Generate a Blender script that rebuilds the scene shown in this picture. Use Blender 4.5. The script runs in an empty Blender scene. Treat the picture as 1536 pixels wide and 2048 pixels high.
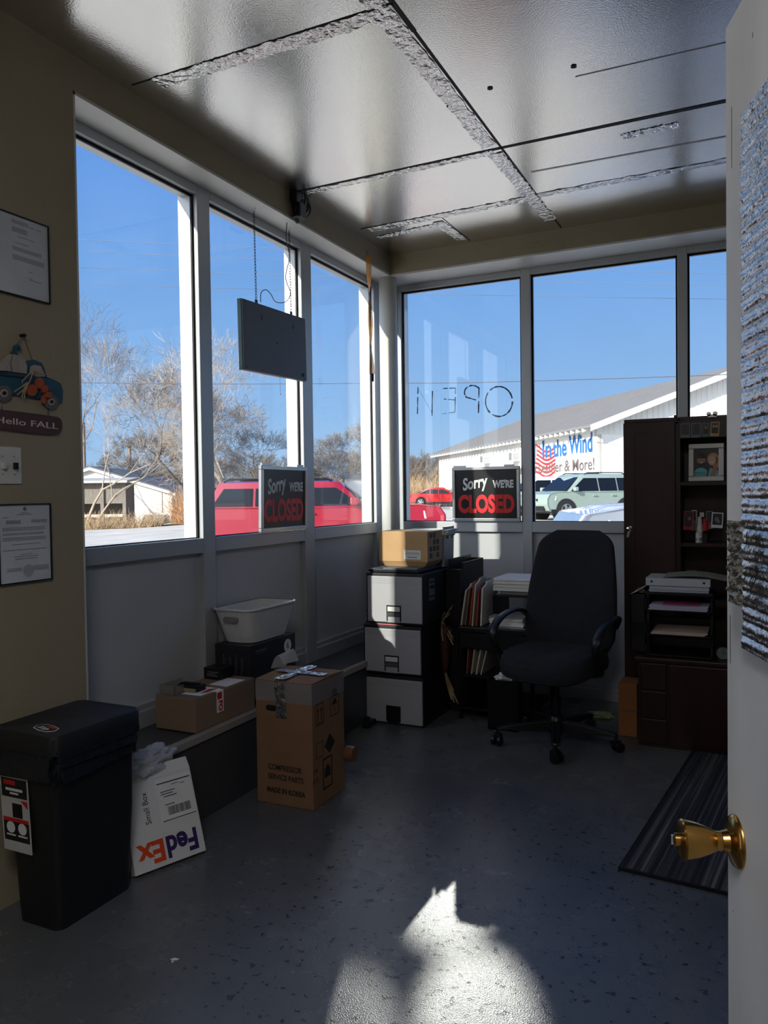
import bpy, bmesh, math, random
from mathutils import Matrix, Vector, Euler, noise

S = bpy.context.scene
COL = S.collection
R = math.radians
PI = math.pi

# ------------------------------------------------------------------ camera
FPX = 1563.57                                  # focal length in pixels of the 1536 x 2048 frame
EX = Vector((0.90206703, -0.00165618, -0.43159278))   # world axes seen from the camera (right, down, forward)
EY = Vector((0.43138661, -0.02768256, 0.90174235))
EZ = Vector((-0.01344104, -0.99961539, -0.02425707))
EYE = Vector((0, 0, 1.38))
RIGHT = Vector((EX[0], EY[0], EZ[0])); DOWN = Vector((EX[1], EY[1], EZ[1])); FWD = Vector((EX[2], EY[2], EZ[2]))

cam_d = bpy.data.cameras.new('camera')
cam = bpy.data.objects.new('camera', cam_d); COL.objects.link(cam)
cam_d.sensor_fit = 'VERTICAL'; cam_d.sensor_height = 24.0
cam_d.lens = 24.0 * FPX / 2048
cam_d.clip_start = 0.02; cam_d.clip_end = 2000
m3 = Matrix((RIGHT, -DOWN, -FWD)).transposed()
cam.matrix_world = Matrix.Translation(EYE) @ m3.to_4x4()
S.camera = cam

def ray(u, v):
    return RIGHT * ((u - 768) / FPX) + DOWN * ((v - 1024) / FPX) + FWD
def depth(u, v, z):                            # the place seen at a photo point, z metres away
    return EYE + ray(u, v) * z
def plane(u, v, axis, val):
    d = ray(u, v)
    return EYE + d * ((val - EYE[axis]) / d[axis])

# ------------------------------------------------------------------ light
SUN_DIR = Vector((0.31, 1.0, -0.47)).normalized()     # the way the sunlight travels
world = bpy.data.worlds.new('sky'); S.world = world
world.use_nodes = True
wn = world.node_tree.nodes; wl = world.node_tree.links
wn.clear()
tcw = wn.new('ShaderNodeTexCoord'); sep = wn.new('ShaderNodeSeparateXYZ'); wl.new(tcw.outputs['Generated'], sep.inputs[0])
rampw = wn.new('ShaderNodeValToRGB'); el = rampw.color_ramp.elements     # clear winter sky by height above the horizon
el[0].position = 0.0; el[0].color = (0.34, 0.31, 0.27, 1); el[1].position = 1.0; el[1].color = (0.05, 0.15, 0.52, 1)
for pos, c in ((0.495, (0.34, 0.31, 0.27)), (0.5, (0.37, 0.53, 0.74)), (0.55, (0.26, 0.44, 0.73)), (0.63, (0.165, 0.345, 0.71)), (0.72, (0.100, 0.26, 0.68)), (0.82, (0.070, 0.21, 0.62))):
    k = el.new(pos); k.color = (*c, 1)
hm_ = wn.new('ShaderNodeMath'); hm_.operation = 'MULTIPLY_ADD'; hm_.inputs[1].default_value = 0.5; hm_.inputs[2].default_value = 0.5
wl.new(sep.outputs['Z'], hm_.inputs[0]); wl.new(hm_.outputs[0], rampw.inputs['Fac'])
dt = wn.new('ShaderNodeVectorMath'); dt.operation = 'DOT_PRODUCT'; dt.inputs[1].default_value = -SUN_DIR      # hazy brightness round the sun
wl.new(tcw.outputs['Generated'], dt.inputs[0])
mxw = wn.new('ShaderNodeMath'); mxw.operation = 'MAXIMUM'; mxw.inputs[1].default_value = 0.0; wl.new(dt.outputs['Value'], mxw.inputs[0])
pww = wn.new('ShaderNodeMath'); pww.operation = 'POWER'; pww.inputs[1].default_value = 5.0; wl.new(mxw.outputs[0], pww.inputs[0])
halo = wn.new('ShaderNodeVectorMath'); halo.operation = 'SCALE'; halo.inputs[0].default_value = (2.6, 2.5, 2.4); wl.new(pww.outputs[0], halo.inputs['Scale'])
adw = wn.new('ShaderNodeVectorMath'); adw.operation = 'ADD'; wl.new(rampw.outputs[0], adw.inputs[0]); wl.new(halo.outputs[0], adw.inputs[1])
bg = wn.new('ShaderNodeBackground'); bg.inputs['Strength'].default_value = 1.0
wo = wn.new('ShaderNodeOutputWorld')
wl.new(adw.outputs[0], bg.inputs['Color']); wl.new(bg.outputs[0], wo.inputs['Surface'])

sun_d = bpy.data.lights.new('sun', 'SUN'); sun_d.energy = 6.6; sun_d.angle = R(0.53); sun_d.color = (1.0, 0.95, 0.86)
sun = bpy.data.objects.new('sun', sun_d); COL.objects.link(sun)
sun.rotation_euler = SUN_DIR.to_track_quat('-Z', 'Y').to_euler(); sun.location = (-12, -20, 14)

# spot lamps stand in for sun glinting off glass outside, through the first back window
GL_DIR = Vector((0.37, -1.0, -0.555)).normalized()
for gx, gz_, gs, ge in ((-1.88, 1.84, 1.0, 1.0), (-1.98, 1.50, 1.0, 0.9), (-2.27, 1.98, 1.0, 0.6), (-2.12, 1.28, 1.0, 0.3)):      # added spots in place of light off curved car glass
    gl_d = bpy.data.lights.new('glint_spot', 'SPOT'); gl_d.energy = 6200 * ge; gl_d.spot_size = R(gs); gl_d.spot_blend = 0.3
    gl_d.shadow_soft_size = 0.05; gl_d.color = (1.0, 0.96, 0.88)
    gl = bpy.data.objects.new('glint_spot', gl_d); COL.objects.link(gl)
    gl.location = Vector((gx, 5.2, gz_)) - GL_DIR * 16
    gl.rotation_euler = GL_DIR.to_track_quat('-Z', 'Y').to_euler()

FILL_GLOW = 16.0                                     # glow of the added light that lifts the room from behind
S.view_settings.view_transform = 'Standard'; S.view_settings.look = 'None'
S.view_settings.gamma = 1; S.view_settings.use_curve_mapping = False
S.view_settings.exposure = 0.35
S.cycles.max_bounces = 10; S.cycles.diffuse_bounces = 6; S.cycles.glossy_bounces = 5
S.cycles.transparent_max_bounces = 24; S.cycles.transmission_bounces = 6
S.cycles.sample_clamp_indirect = 6.0
S.cycles.caustics_reflective = True; S.cycles.caustics_refractive = False

# ------------------------------------------------------------------ materials
def srgb(c):
    return tuple(((x / 255) / 12.92 if x / 255 <= 0.04045 else ((x / 255 + 0.055) / 1.055) ** 2.4) for x in c)
_mats = {}
def mat(name, rgb, rough=0.6, metal=0.0, vary=0.08, scale=6.0, bump=0.0, bscale=None, coat=0.0, spec=0.5, stretch=(1, 1, 1), alpha=1.0, emit=0.0):
    """Principled material whose colour wanders a little with a procedural noise."""
    if name in _mats: return _mats[name]
    m = bpy.data.materials.new(name); m.use_nodes = True
    nt = m.node_tree; b = nt.nodes['Principled BSDF']
    c = srgb(rgb)
    tc = nt.nodes.new('ShaderNodeTexCoord'); mp = nt.nodes.new('ShaderNodeMapping')
    mp.inputs['Scale'].default_value = stretch
    nt.links.new(tc.outputs['Object'], mp.inputs['Vector'])
    no = nt.nodes.new('ShaderNodeTexNoise'); no.inputs['Scale'].default_value = scale; no.inputs['Detail'].default_value = 4
    nt.links.new(mp.outputs[0], no.inputs['Vector'])
    rp = nt.nodes.new('ShaderNodeValToRGB')
    rp.color_ramp.elements[0].position = 0.3; rp.color_ramp.elements[1].position = 0.7
    rp.color_ramp.elements[0].color = (*[x * (1 - vary) for x in c], 1)
    rp.color_ramp.elements[1].color = (*[min(1, x * (1 + vary)) for x in c], 1)
    nt.links.new(no.outputs['Fac'], rp.inputs['Fac']); nt.links.new(rp.outputs[0], b.inputs['Base Color'])
    b.inputs['Roughness'].default_value = rough; b.inputs['Metallic'].default_value = metal
    b.inputs['Specular IOR Level'].default_value = spec
    if coat: b.inputs['Coat Weight'].default_value = coat; b.inputs['Coat Roughness'].default_value = 0.05
    if alpha < 1: b.inputs['Alpha'].default_value = alpha
    if emit:
        b.inputs['Emission Color'].default_value = (*c, 1); b.inputs['Emission Strength'].default_value = emit
    if bump:
        n2 = nt.nodes.new('ShaderNodeTexNoise'); n2.inputs['Scale'].default_value = bscale or scale * 8; n2.inputs['Detail'].default_value = 3
        nt.links.new(mp.outputs[0], n2.inputs['Vector'])
        bp = nt.nodes.new('ShaderNodeBump'); bp.inputs['Strength'].default_value = bump; bp.inputs['Distance'].default_value = 0.01
        nt.links.new(n2.outputs['Fac'], bp.inputs['Height']); nt.links.new(bp.outputs[0], b.inputs['Normal'])
    _mats[name] = m
    return m

def glass_mat(name, tint=(0.95, 0.975, 0.97), haze=0.0, f0=0.03):
    if name in _mats: return _mats[name]
    m = bpy.data.materials.new(name); m.use_nodes = True
    nt = m.node_tree; N = nt.nodes; L = nt.links
    N.remove(N['Principled BSDF']); out = N['Material Output']
    ge = N.new('ShaderNodeNewGeometry'); dp = N.new('ShaderNodeVectorMath'); dp.operation = 'DOT_PRODUCT'
    L.new(ge.outputs['Normal'], dp.inputs[0]); L.new(ge.outputs['Incoming'], dp.inputs[1])
    a = N.new('ShaderNodeMath'); a.operation = 'ABSOLUTE'; L.new(dp.outputs['Value'], a.inputs[0])
    s = N.new('ShaderNodeMath'); s.operation = 'SUBTRACT'; s.inputs[0].default_value = 1; L.new(a.outputs[0], s.inputs[1])
    p = N.new('ShaderNodeMath'); p.operation = 'POWER'; p.inputs[1].default_value = 5; L.new(s.outputs[0], p.inputs[0])
    k = N.new('ShaderNodeMath'); k.operation = 'MULTIPLY_ADD'; k.inputs[1].default_value = 1 - f0; k.inputs[2].default_value = f0
    L.new(p.outputs[0], k.inputs[0])
    tr = N.new('ShaderNodeBsdfTransparent'); tr.inputs[0].default_value = (*tint, 1)
    gs = N.new('ShaderNodeBsdfGlossy'); gs.inputs['Roughness'].default_value = 0.01
    mx = N.new('ShaderNodeMixShader'); L.new(k.outputs[0], mx.inputs[0]); L.new(tr.outputs[0], mx.inputs[1]); L.new(gs.outputs[0], mx.inputs[2])
    if haze:
        tc = N.new('ShaderNodeTexCoord'); no = N.new('ShaderNodeTexNoise'); no.inputs['Scale'].default_value = 2.3; no.inputs['Detail'].default_value = 6
        L.new(tc.outputs['Object'], no.inputs['Vector'])
        rp = N.new('ShaderNodeMapRange'); rp.inputs['From Min'].default_value = 0.45; rp.inputs['From Max'].default_value = 0.8; rp.inputs['To Max'].default_value = haze
        L.new(no.outputs['Fac'], rp.inputs[0])
        df = N.new('ShaderNodeBsdfDiffuse'); df.inputs[0].default_value = (0.7, 0.7, 0.68, 1)
        m2 = N.new('ShaderNodeMixShader'); L.new(rp.outputs[0], m2.inputs[0]); L.new(mx.outputs[0], m2.inputs[1]); L.new(df.outputs[0], m2.inputs[2])
        mx = m2
    L.new(mx.outputs[0], out.inputs['Surface'])
    _mats[name] = m
    return m

# ------------------------------------------------------------------ mesh building
def frame(o, x, y):
    """Matrix with origin o, x axis along x, y axis near y."""
    x = Vector(x).normalized(); y = Vector(y); y = (y - x * y.dot(x)).normalized(); z = x.cross(y)
    M = Matrix((x, y, z)).transposed().to_4x4(); M.translation = Vector(o)
    return M

class MB:
    def __init__(s): s.v = []; s.f = []
    def add(s, vs, fs, M=None):
        n = len(s.v)
        s.v += [(M @ Vector(p)) if M else Vector(p) for p in vs]
        s.f += [tuple(i + n for i in f) for f in fs]
        return s
    def box(s, x0, x1, y0, y1, z0, z1, M=None):
        return s.add([(x0, y0, z0), (x1, y0, z0), (x1, y1, z0), (x0, y1, z0), (x0, y0, z1), (x1, y0, z1), (x1, y1, z1), (x0, y1, z1)],
                     [(0, 3, 2, 1), (4, 5, 6, 7), (0, 1, 5, 4), (1, 2, 6, 5), (2, 3, 7, 6), (3, 0, 4, 7)], M)
    def hexa(s, b, t):                          # four points below, four above
        return s.add(list(b) + list(t), [(0, 3, 2, 1), (4, 5, 6, 7), (0, 1, 5, 4), (1, 2, 6, 5), (2, 3, 7, 6), (3, 0, 4, 7)])
    def prism(s, pts, z0, z1, M=None):          # 2D outline in xy pulled along z
        n = len(pts)
        vs = [(p[0], p[1], z0) for p in pts] + [(p[0], p[1], z1) for p in pts]
        fs = [tuple(range(n))[::-1], tuple(range(n, 2 * n))] + [(i, (i + 1) % n, n + (i + 1) % n, n + i) for i in range(n)]
        return s.add(vs, fs, M)
    def poly(s, pts, M=None): return s.add(pts, [tuple(range(len(pts)))], M)
    def tube(s, pts, r, n=8, caps=True):
        pts = [Vector(p) for p in pts]; k = len(pts)
        rs = r if isinstance(r, (list, tuple)) else [r] * k
        vs = []; fs = []; up = None
        for i, p in enumerate(pts):
            d = (pts[min(i + 1, k - 1)] - pts[max(i - 1, 0)]).normalized()
            if up is None:
                up = Vector((0, 0, 1)) if abs(d.z) < 0.9 else Vector((1, 0, 0))
            a = d.cross(up).normalized(); b = a.cross(d).normalized(); up = b
            vs += [p + (a * math.cos(2 * PI * j / n) + b * math.sin(2 * PI * j / n)) * rs[i] for j in range(n)]
        for i in range(k - 1):
            fs += [(i * n + j, i * n + (j + 1) % n, (i + 1) * n + (j + 1) % n, (i + 1) * n + j) for j in range(n)]
        if caps: fs += [tuple(range(n))[::-1], tuple(range((k - 1) * n, k * n))]
        return s.add(vs, fs)
    def lathe(s, prof, n=24, M=None):           # (radius, height) turned about z
        vs = [(r * math.cos(2 * PI * j / n), r * math.sin(2 * PI * j / n), z) for r, z in prof for j in range(n)]
        k = len(prof)
        fs = [(i * n + j, i * n + (j + 1) % n, (i + 1) * n + (j + 1) % n, (i + 1) * n + j) for i in range(k - 1) for j in range(n)]
        fs += [tuple(range(n))[::-1], tuple(range((k - 1) * n, k * n))]
        return s.add(vs, fs, M)
    def rings(s, rr, caps=True, closed=True):   # loft of equal-length rings
        n = len(rr[0]); k = len(rr)
        vs = [p for r in rr for p in r]
        fs = [(i * n + j, i * n + (j + 1) % n, (i + 1) * n + (j + 1) % n, (i + 1) * n + j) for i in range(k - 1) for j in range(n if closed else n - 1)]
        if caps: fs += [tuple(range(n))[::-1], tuple(range((k - 1) * n, k * n))]
        return s.add(vs, fs)
    def grid(s, fn, nu, nv):
        vs = [fn(i / nu, j / nv) for j in range(nv + 1) for i in range(nu + 1)]
        fs = [(j * (nu + 1) + i, j * (nu + 1) + i + 1, (j + 1) * (nu + 1) + i + 1, (j + 1) * (nu + 1) + i) for j in range(nv) for i in range(nu)]
        return s.add(vs, fs)
    def blob(s, c, r, n=10, M=None):
        prof = [(max(1e-4, math.sin(PI * i / n)), -math.cos(PI * i / n)) for i in range(n + 1)]
        vs = [Vector((r[0] * q * math.cos(2 * PI * j / (2 * n)), r[1] * q * math.sin(2 * PI * j / (2 * n)), r[2] * z)) + Vector(c) for q, z in prof for j in range(2 * n)]
        k = 2 * n
        fs = [(i * k + j, i * k + (j + 1) % k, (i + 1) * k + (j + 1) % k, (i + 1) * k + j) for i in range(n) for j in range(k)]
        return s.add(vs, fs, M)

def rrect(w, h, r, n=5, cx=0, cy=0):
    pts = []
    for qx, qy, a0 in ((1, -1, -90), (1, 1, 0), (-1, 1, 90), (-1, -1, 180)):
        for i in range(n + 1):
            a = R(a0 + 90 * i / n)
            pts.append((cx + qx * (w / 2 - r) + r * math.cos(a), cy + qy * (h / 2 - r) + r * math.sin(a)))
    return pts

_M = {}
def _mesh(name, mb, m, M=None, smooth=False):
    me = bpy.data.meshes.new(name)
    Mi = M.inverted() if M else None
    me.from_pydata([(Mi @ p if Mi else p) for p in mb.v], [], mb.f)
    me.validate()
    bm = bmesh.new(); bm.from_mesh(me)
    bmesh.ops.recalc_face_normals(bm, faces=bm.faces)
    bm.to_mesh(me); bm.free()
    if m: me.materials.append(m)
    if smooth:
        for p in me.polygons: p.use_smooth = True
        me.set_sharp_from_angle(angle=R(40))
    return me
def tag(o, label, cat, group=None, kind=None):
    o['label'] = label; o['category'] = cat
    if group: o['group'] = group
    if kind: o['kind'] = kind
    return o
def _finish(o, bevel, sub):
    if bevel:
        b = o.modifiers.new('bevel', 'BEVEL'); b.width = bevel; b.segments = 2; b.limit_method = 'ANGLE'; b.angle_limit = R(35)
    if sub:
        u = o.modifiers.new('sub', 'SUBSURF'); u.levels = sub; u.render_levels = sub
def thing(name, label, cat, loc=(0, 0, 0), rz=0, group=None):
    o = bpy.data.objects.new(name, None); COL.objects.link(o)
    o.empty_display_size = 0.05
    o.location = loc; o.rotation_euler = (0, 0, rz)
    _M[o] = Matrix.Translation(Vector(loc)) @ Matrix.Rotation(rz, 4, 'Z')
    return tag(o, label, cat, group)
def part(name, mb, m, parent, label=None, bevel=0, smooth=False, local=False, sub=0):
    M = _M[parent]
    o = bpy.data.objects.new(name, _mesh(name, mb, m, None if local else M, smooth)); COL.objects.link(o)
    o.parent = parent; _M[o] = M
    if label: o['label'] = label
    _finish(o, bevel, sub)
    return o
def solo(name, mb, m, label, cat, loc=None, group=None, bevel=0, smooth=False, sub=0, kind=None):
    """A thing that is one mesh, its origin put at its base."""
    if loc is None:
        n = len(mb.v); loc = Vector((sum(p.x for p in mb.v) / n, sum(p.y for p in mb.v) / n, min(p.z for p in mb.v)))
    M = Matrix.Translation(Vector(loc))
    o = bpy.data.objects.new(name, _mesh(name, mb, m, M, smooth)); COL.objects.link(o)
    o.location = loc; _M[o] = M
    _finish(o, bevel, sub)
    return tag(o, label, cat, group, kind)
def struct(name, mb, m, label, bevel=0):
    o = solo(name, mb, m, label, name.split('_')[0], loc=(0, 0, 0), bevel=bevel, kind='structure')
    return o

def text(s, size, M, thick=0.001, bold=0.0, shear=0.0, width=None, squeeze=1.0, align='CENTER'):
    """Lettering as an MB, centred on M's origin, standing off its xy plane."""
    cu = bpy.data.curves.new('lettering', 'FONT'); cu.body = s; cu.size = size; cu.extrude = thick; cu.offset = bold; cu.shear = shear
    cu.align_x = align; cu.align_y = 'CENTER'; cu.resolution_u = 4
    ob = bpy.data.objects.new('lettering', cu); COL.objects.link(ob)
    dg = bpy.context.evaluated_depsgraph_get()
    me = bpy.data.meshes.new_from_object(ob.evaluated_get(dg))
    vs = [v.co.copy() for v in me.vertices]; fs = [tuple(p.vertices) for p in me.polygons]
    bpy.data.objects.remove(ob); bpy.data.curves.remove(cu); bpy.data.meshes.remove(me)
    if width and vs:
        w = max(v.x for v in vs) - min(v.x for v in vs); squeeze = width / w
    mb = MB(); mb.add([(v.x * squeeze, v.y, v.z + thick) for v in vs], fs, M)
    return mb
def join(*ms):
    o = MB()
    for k in ms: o.add(k.v, k.f)
    return o
def bars(M, rows, t=0.0006):
    """Rows of unreadable print: (x0, x1, y, height) in the plane of M."""
    mb = MB()
    for x0, x1, y, h in rows: mb.box(x0, x1, y - h / 2, y + h / 2, 0, t, M)
    return mb

# ------------------------------------------------------------------ shared materials
M_TAN = mat('tan_wall_paint', (158, 146, 120), 0.55, vary=0.05, scale=2.5, bump=0.25, bscale=60)
M_WHITEP = mat('white_painted_steel', (212, 210, 204), 0.38, vary=0.03, scale=3, bump=0.05, bscale=40)
M_ALU = mat('aluminium_frame', (182, 184, 186), 0.42, 0.35, vary=0.04, scale=3)
M_PANEL = mat('grey_spandrel_panel', (184, 186, 187), 0.42, vary=0.03, scale=2, bump=0.08, bscale=50)
M_GASKET = mat('black_gasket', (16, 16, 18), 0.7)
M_GLASS = glass_mat('window_glass', haze=0.02)
M_BLACKP = mat('black_plastic', (22, 22, 24), 0.38, vary=0.1, scale=5)
M_BLACKM = mat('black_metal', (18, 18, 20), 0.4, 0.3)
M_KRAFT = mat('brown_cardboard', (140, 104, 74), 0.8, vary=0.06, scale=12, bump=0.08, bscale=90)
M_KRAFT2 = mat('tan_cardboard', (196, 158, 112), 0.8, vary=0.05, scale=10, bump=0.06, bscale=90)
M_KRAFT3 = mat('dull_cardboard', (134, 110, 88), 0.8, vary=0.06, scale=12)
M_PAPER = mat('white_paper', (232, 230, 224), 0.75, vary=0.03)
M_INK = mat('dark_ink', (40, 38, 38), 0.7)
M_GREYINK = mat('grey_print', (120, 122, 126), 0.8)
M_RED = mat('red_print', (196, 28, 34), 0.5)
M_WOOD = mat('dark_mahogany', (48, 20, 18), 0.36, vary=0.3, scale=5, stretch=(1, 1, 0.12), bump=0.04, bscale=30)
M_SILVER = mat('brushed_silver', (190, 190, 188), 0.3, 0.85)
M_CHROME = mat('chrome', (215, 215, 218), 0.12, 1.0)
M_FOIL = mat('foil_tape', (228, 226, 222), 0.2, 1.0, vary=0.06, scale=14, bump=0.9, bscale=38)
M_TWINE = mat('jute_twine', (120, 98, 64), 0.9)

# ------------------------------------------------------------------ the room
# floor: worn grey floor paint over concrete
def floor_mat():
    m = bpy.data.materials.new('worn_floor_paint'); m.use_nodes = True
    nt = m.node_tree; N = nt.nodes; L = nt.links; b = N['Principled BSDF']
    tc = N.new('ShaderNodeTexCoord')
    n1 = N.new('ShaderNodeTexNoise'); n1.inputs['Scale'].default_value = 1.6; n1.inputs['Detail'].default_value = 8; n1.inputs['Roughness'].default_value = 0.65
    n2 = N.new('ShaderNodeTexNoise'); n2.inputs['Scale'].default_value = 34; n2.inputs['Detail'].default_value = 3
    n3 = N.new('ShaderNodeTexNoise'); n3.inputs['Scale'].default_value = 240; n3.inputs['Detail'].default_value = 2
    for n in (n1, n2, n3): L.new(tc.outputs['Object'], n.inputs['Vector'])
    base = N.new('ShaderNodeValToRGB')
    base.color_ramp.elements[0].position = 0.35; base.color_ramp.elements[0].color = (*srgb((86, 89, 92)), 1)
    base.color_ramp.elements[1].position = 0.68; base.color_ramp.elements[1].color = (*srgb((104, 105, 105)), 1)
    L.new(n1.outputs['Fac'], base.inputs['Fac'])
    # chips: dark specks where the paint is gone, most of them in the walked-on middle
    sp = N.new('ShaderNodeValToRGB'); sp.color_ramp.elements[0].position = 0.625; sp.color_ramp.elements[1].position = 0.655
    L.new(n2.outputs['Fac'], sp.inputs['Fac'])
    wear = N.new('ShaderNodeTexGradient'); wear.gradient_type = 'SPHERICAL'
    mp = N.new('ShaderNodeMapping'); mp.inputs['Location'].default_value = (0.55, -1.75, 0); mp.inputs['Scale'].default_value = (0.75, 0.72, 1)
    L.new(tc.outputs['Object'], mp.inputs['Vector']); L.new(mp.outputs[0], wear.inputs['Vector'])
    wm = N.new('ShaderNodeMapRange'); wm.inputs['From Max'].default_value = 0.45; L.new(wear.outputs['Fac'], wm.inputs[0])
    mu = N.new('ShaderNodeMath'); mu.operation = 'MULTIPLY'; L.new(sp.outputs[0], mu.inputs[0]); L.new(wm.outputs[0], mu.inputs[1])
    mx = N.new('ShaderNodeMix'); mx.data_type = 'RGBA'
    L.new(mu.outputs[0], mx.inputs['Factor']); L.new(base.outputs[0], mx.inputs['A']); mx.inputs['B'].default_value = (*srgb((46, 44, 42)), 1)
    L.new(mx.outputs['Result'], b.inputs['Base Color'])
    ro = N.new('ShaderNodeMapRange'); ro.inputs['To Min'].default_value = 0.17; ro.inputs['To Max'].default_value = 0.37
    L.new(n1.outputs['Fac'], ro.inputs[0]); L.new(ro.outputs[0], b.inputs['Roughness'])
    ad = N.new('ShaderNodeMath'); ad.operation = 'MULTIPLY_ADD'; ad.inputs[1].default_value = -0.6
    L.new(mu.outputs[0], ad.inputs[0]); L.new(n3.outputs['Fac'], ad.inputs[2])
    bp = N.new('ShaderNodeBump'); bp.inputs['Strength'].default_value = 0.28; bp.inputs['Distance'].default_value = 0.003
    L.new(ad.outputs[0], bp.inputs['Height']); L.new(bp.outputs[0], b.inputs['Normal'])
    return m
FLOOR = struct('floor', MB().box(-2.6, 1.6, -1.3, 5.4, -0.1, 0), floor_mat(), 'worn grey painted concrete floor of the office')

def ceil_mat():
    m = bpy.data.materials.new('foil_faced_board'); m.use_nodes = True
    nt = m.node_tree; N = nt.nodes; L = nt.links; b = N['Principled BSDF']
    b.inputs['Base Color'].default_value = (*srgb((228, 224, 218)), 1); b.inputs['Metallic'].default_value = 0.97
    tc = N.new('ShaderNodeTexCoord')
    n1 = N.new('ShaderNodeTexNoise'); n1.inputs['Scale'].default_value = 150; n1.inputs['Detail'].default_value = 2
    n2 = N.new('ShaderNodeTexNoise'); n2.inputs['Scale'].default_value = 2.2; n2.inputs['Detail'].default_value = 5
    for n in (n1, n2): L.new(tc.outputs['Object'], n.inputs['Vector'])
    ro = N.new('ShaderNodeMapRange'); ro.inputs['To Min'].default_value = 0.15; ro.inputs['To Max'].default_value = 0.23
    L.new(n2.outputs['Fac'], ro.inputs[0]); L.new(ro.outputs[0], b.inputs['Roughness'])
    bp = N.new('ShaderNodeBump'); bp.inputs['Strength'].default_value = 0.2; bp.inputs['Distance'].default_value = 0.003
    L.new(n1.outputs['Fac'], bp.inputs['Height']); L.new(bp.outputs[0], b.inputs['Normal'])
    return m
CZ = 3.02
CEIL = struct('ceiling', MB().box(-2.6, 1.6, -1.3, 5.4, CZ, CZ + 0.1), ceil_mat(), 'ceiling of foil faced boards with taped seams')

def crinkle(p0, p1, w, seed, amp=0.0045, n=60):
    """A strip of foil tape under the ceiling from p0 to p1 with creases and a ragged edge."""
    rnd = random.Random(seed)
    p0 = Vector(p0); p1 = Vector(p1); d = (p1 - p0); sd = Vector((-d.y, d.x)).normalized()
    k = 4
    off = [[rnd.uniform(0.0008, amp) for _ in range(k + 1)] for _ in range(n + 1)]
    ed = [(rnd.uniform(-0.006, 0.006), rnd.uniform(-0.006, 0.006)) for _ in range(n + 1)]
    def fn(a, c):
        i = round(a * n); j = round(c * k)
        q = p0 + d * a + sd * ((c - 0.5) * w + (ed[i][0] if j == 0 else ed[i][1] if j == k else 0))
        return Vector((q.x, q.y, CZ - off[i][j]))
    return MB().grid(fn, n, k)
def gap(p0, p1, w0, w1):
    p0 = Vector(p0); p1 = Vector(p1); sd = Vector((-(p1 - p0).y, (p1 - p0).x)).normalized()
    a = [p0 + sd * w0 / 2, p0 - sd * w0 / 2, p1 - sd * w1 / 2, p1 + sd * w1 / 2]
    return MB().hexa([(q.x, q.y, CZ - 0.002) for q in a], [(q.x, q.y, CZ + 0.002) for q in a])
for i, (a, b_, w) in enumerate([((-2.15, 2.46), (-1.16, 2.46), 0.075), ((-1.16, 1.6), (-1.15, 3.62), 0.075), ((-1.15, 3.7), (-1.13, 4.75), 0.075),
                              ((-2.18, 4.40), (-1.15, 4.35), 0.075), ((-1.1, 4.33), (1.4, 4.28), 0.06), ((-1.75, 4.46), (-1.73, 4.9), 0.07),
                              ((-2.2, 4.56), (-1.72, 4.5), 0.05), ((-2.22, 3.7), (-1.15, 3.68), 0.05), ((-0.57, 3.80), (-0.32, 3.79), 0.055)]):
    part('foil_tape', crinkle(a, b_, w, i), M_FOIL, CEIL)
for a, b_, w0, w1 in [((-1.10, 0.8), (-1.10, 2.6), 0.02, 0.018), ((-1.10, 2.6), (-1.105, 4.92), 0.012, 0.008), ((-2.25, 2.425), (-1.1, 2.42), 0.006, 0.008),
                     ((-2.24, 3.665), (-1.1, 3.655), 0.012, 0.022), ((-1.1, 3.655), (1.5, 3.66), 0.02, 0.045), ((-2.22, 4.36), (-1.7, 4.345), 0.008, 0.004),
                     ((-1.7, 4.4), (-1.695, 4.9), 0.003, 0.005), ((-1.1, 4.31), (1.5, 4.255), 0.003, 0.006)]:
    part('board_gap', gap(a, b_, w0, w1), M_GASKET, CEIL)
for a, b_, w in [((-1.05, 4.0), (1.5, 4.06), 0.012), ((-0.65, 3.17), (1.5, 3.22), 0.004)]:
    part('board_crease', gap(a, b_, w, w), M_ALU, CEIL)
for x, y in ((-0.64, 3.09), (-0.98, 3.1), (-1.18, 3.16)):
    part('screw_hole', MB().lathe([(0.012, CZ - 0.003), (0.004, CZ - 0.001)], 10, Matrix.Translation((x, y, 0))), M_GASKET, CEIL)

XT, YT = -2.29, 4.94        # faces of the plaster beside and above the windows
SOF = 2.89
struct('wall_left', join(MB().box(-2.515, XT, 0.05, 2.16, 0, CZ), MB().box(-2.6, XT, -1.3, 0.05, 0, 0.3), MB().box(-2.6, XT, -1.3, 0.05, 2.7, CZ), MB().box(-2.6, XT, 2.16, 5.4, SOF, CZ)), M_TAN, 'tan plastered wall on the left with a beam over the windows')  # unseen hall opening added for daylight; outer face trimmed to steer the sun
struct('wall_back', join(MB().box(XT, 1.6, YT, 5.4, SOF, CZ), MB().box(0.62, 1.6, 5.1, 5.4, 0, SOF)), M_TAN, 'tan plastered beam over the back windows')
struct('wall_right', MB().box(1.5, 1.62, -1.3, 5.4, 0, CZ), M_TAN, 'tan wall on the right behind the open door')
struct('wall_rear', MB().box(-3.65, 1.6, -1.42, -1.3, 0, 4.2), M_TAN, 'tan wall behind the camera, lengthened and raised to block sun')  # runs on outside and upward to keep sun out of the added opening
struct('wall_front', MB().box(0.235, 1.5, 0.3, 0.42, 0, CZ), M_TAN, 'partition that carries the open door')
hl = thing('fill_light', 'added unseen ceiling panel behind the camera that brightens the room', 'light', (-0.03, -0.5, CZ - 0.08))  # unseen fixture added behind the camera to brighten the room
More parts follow.
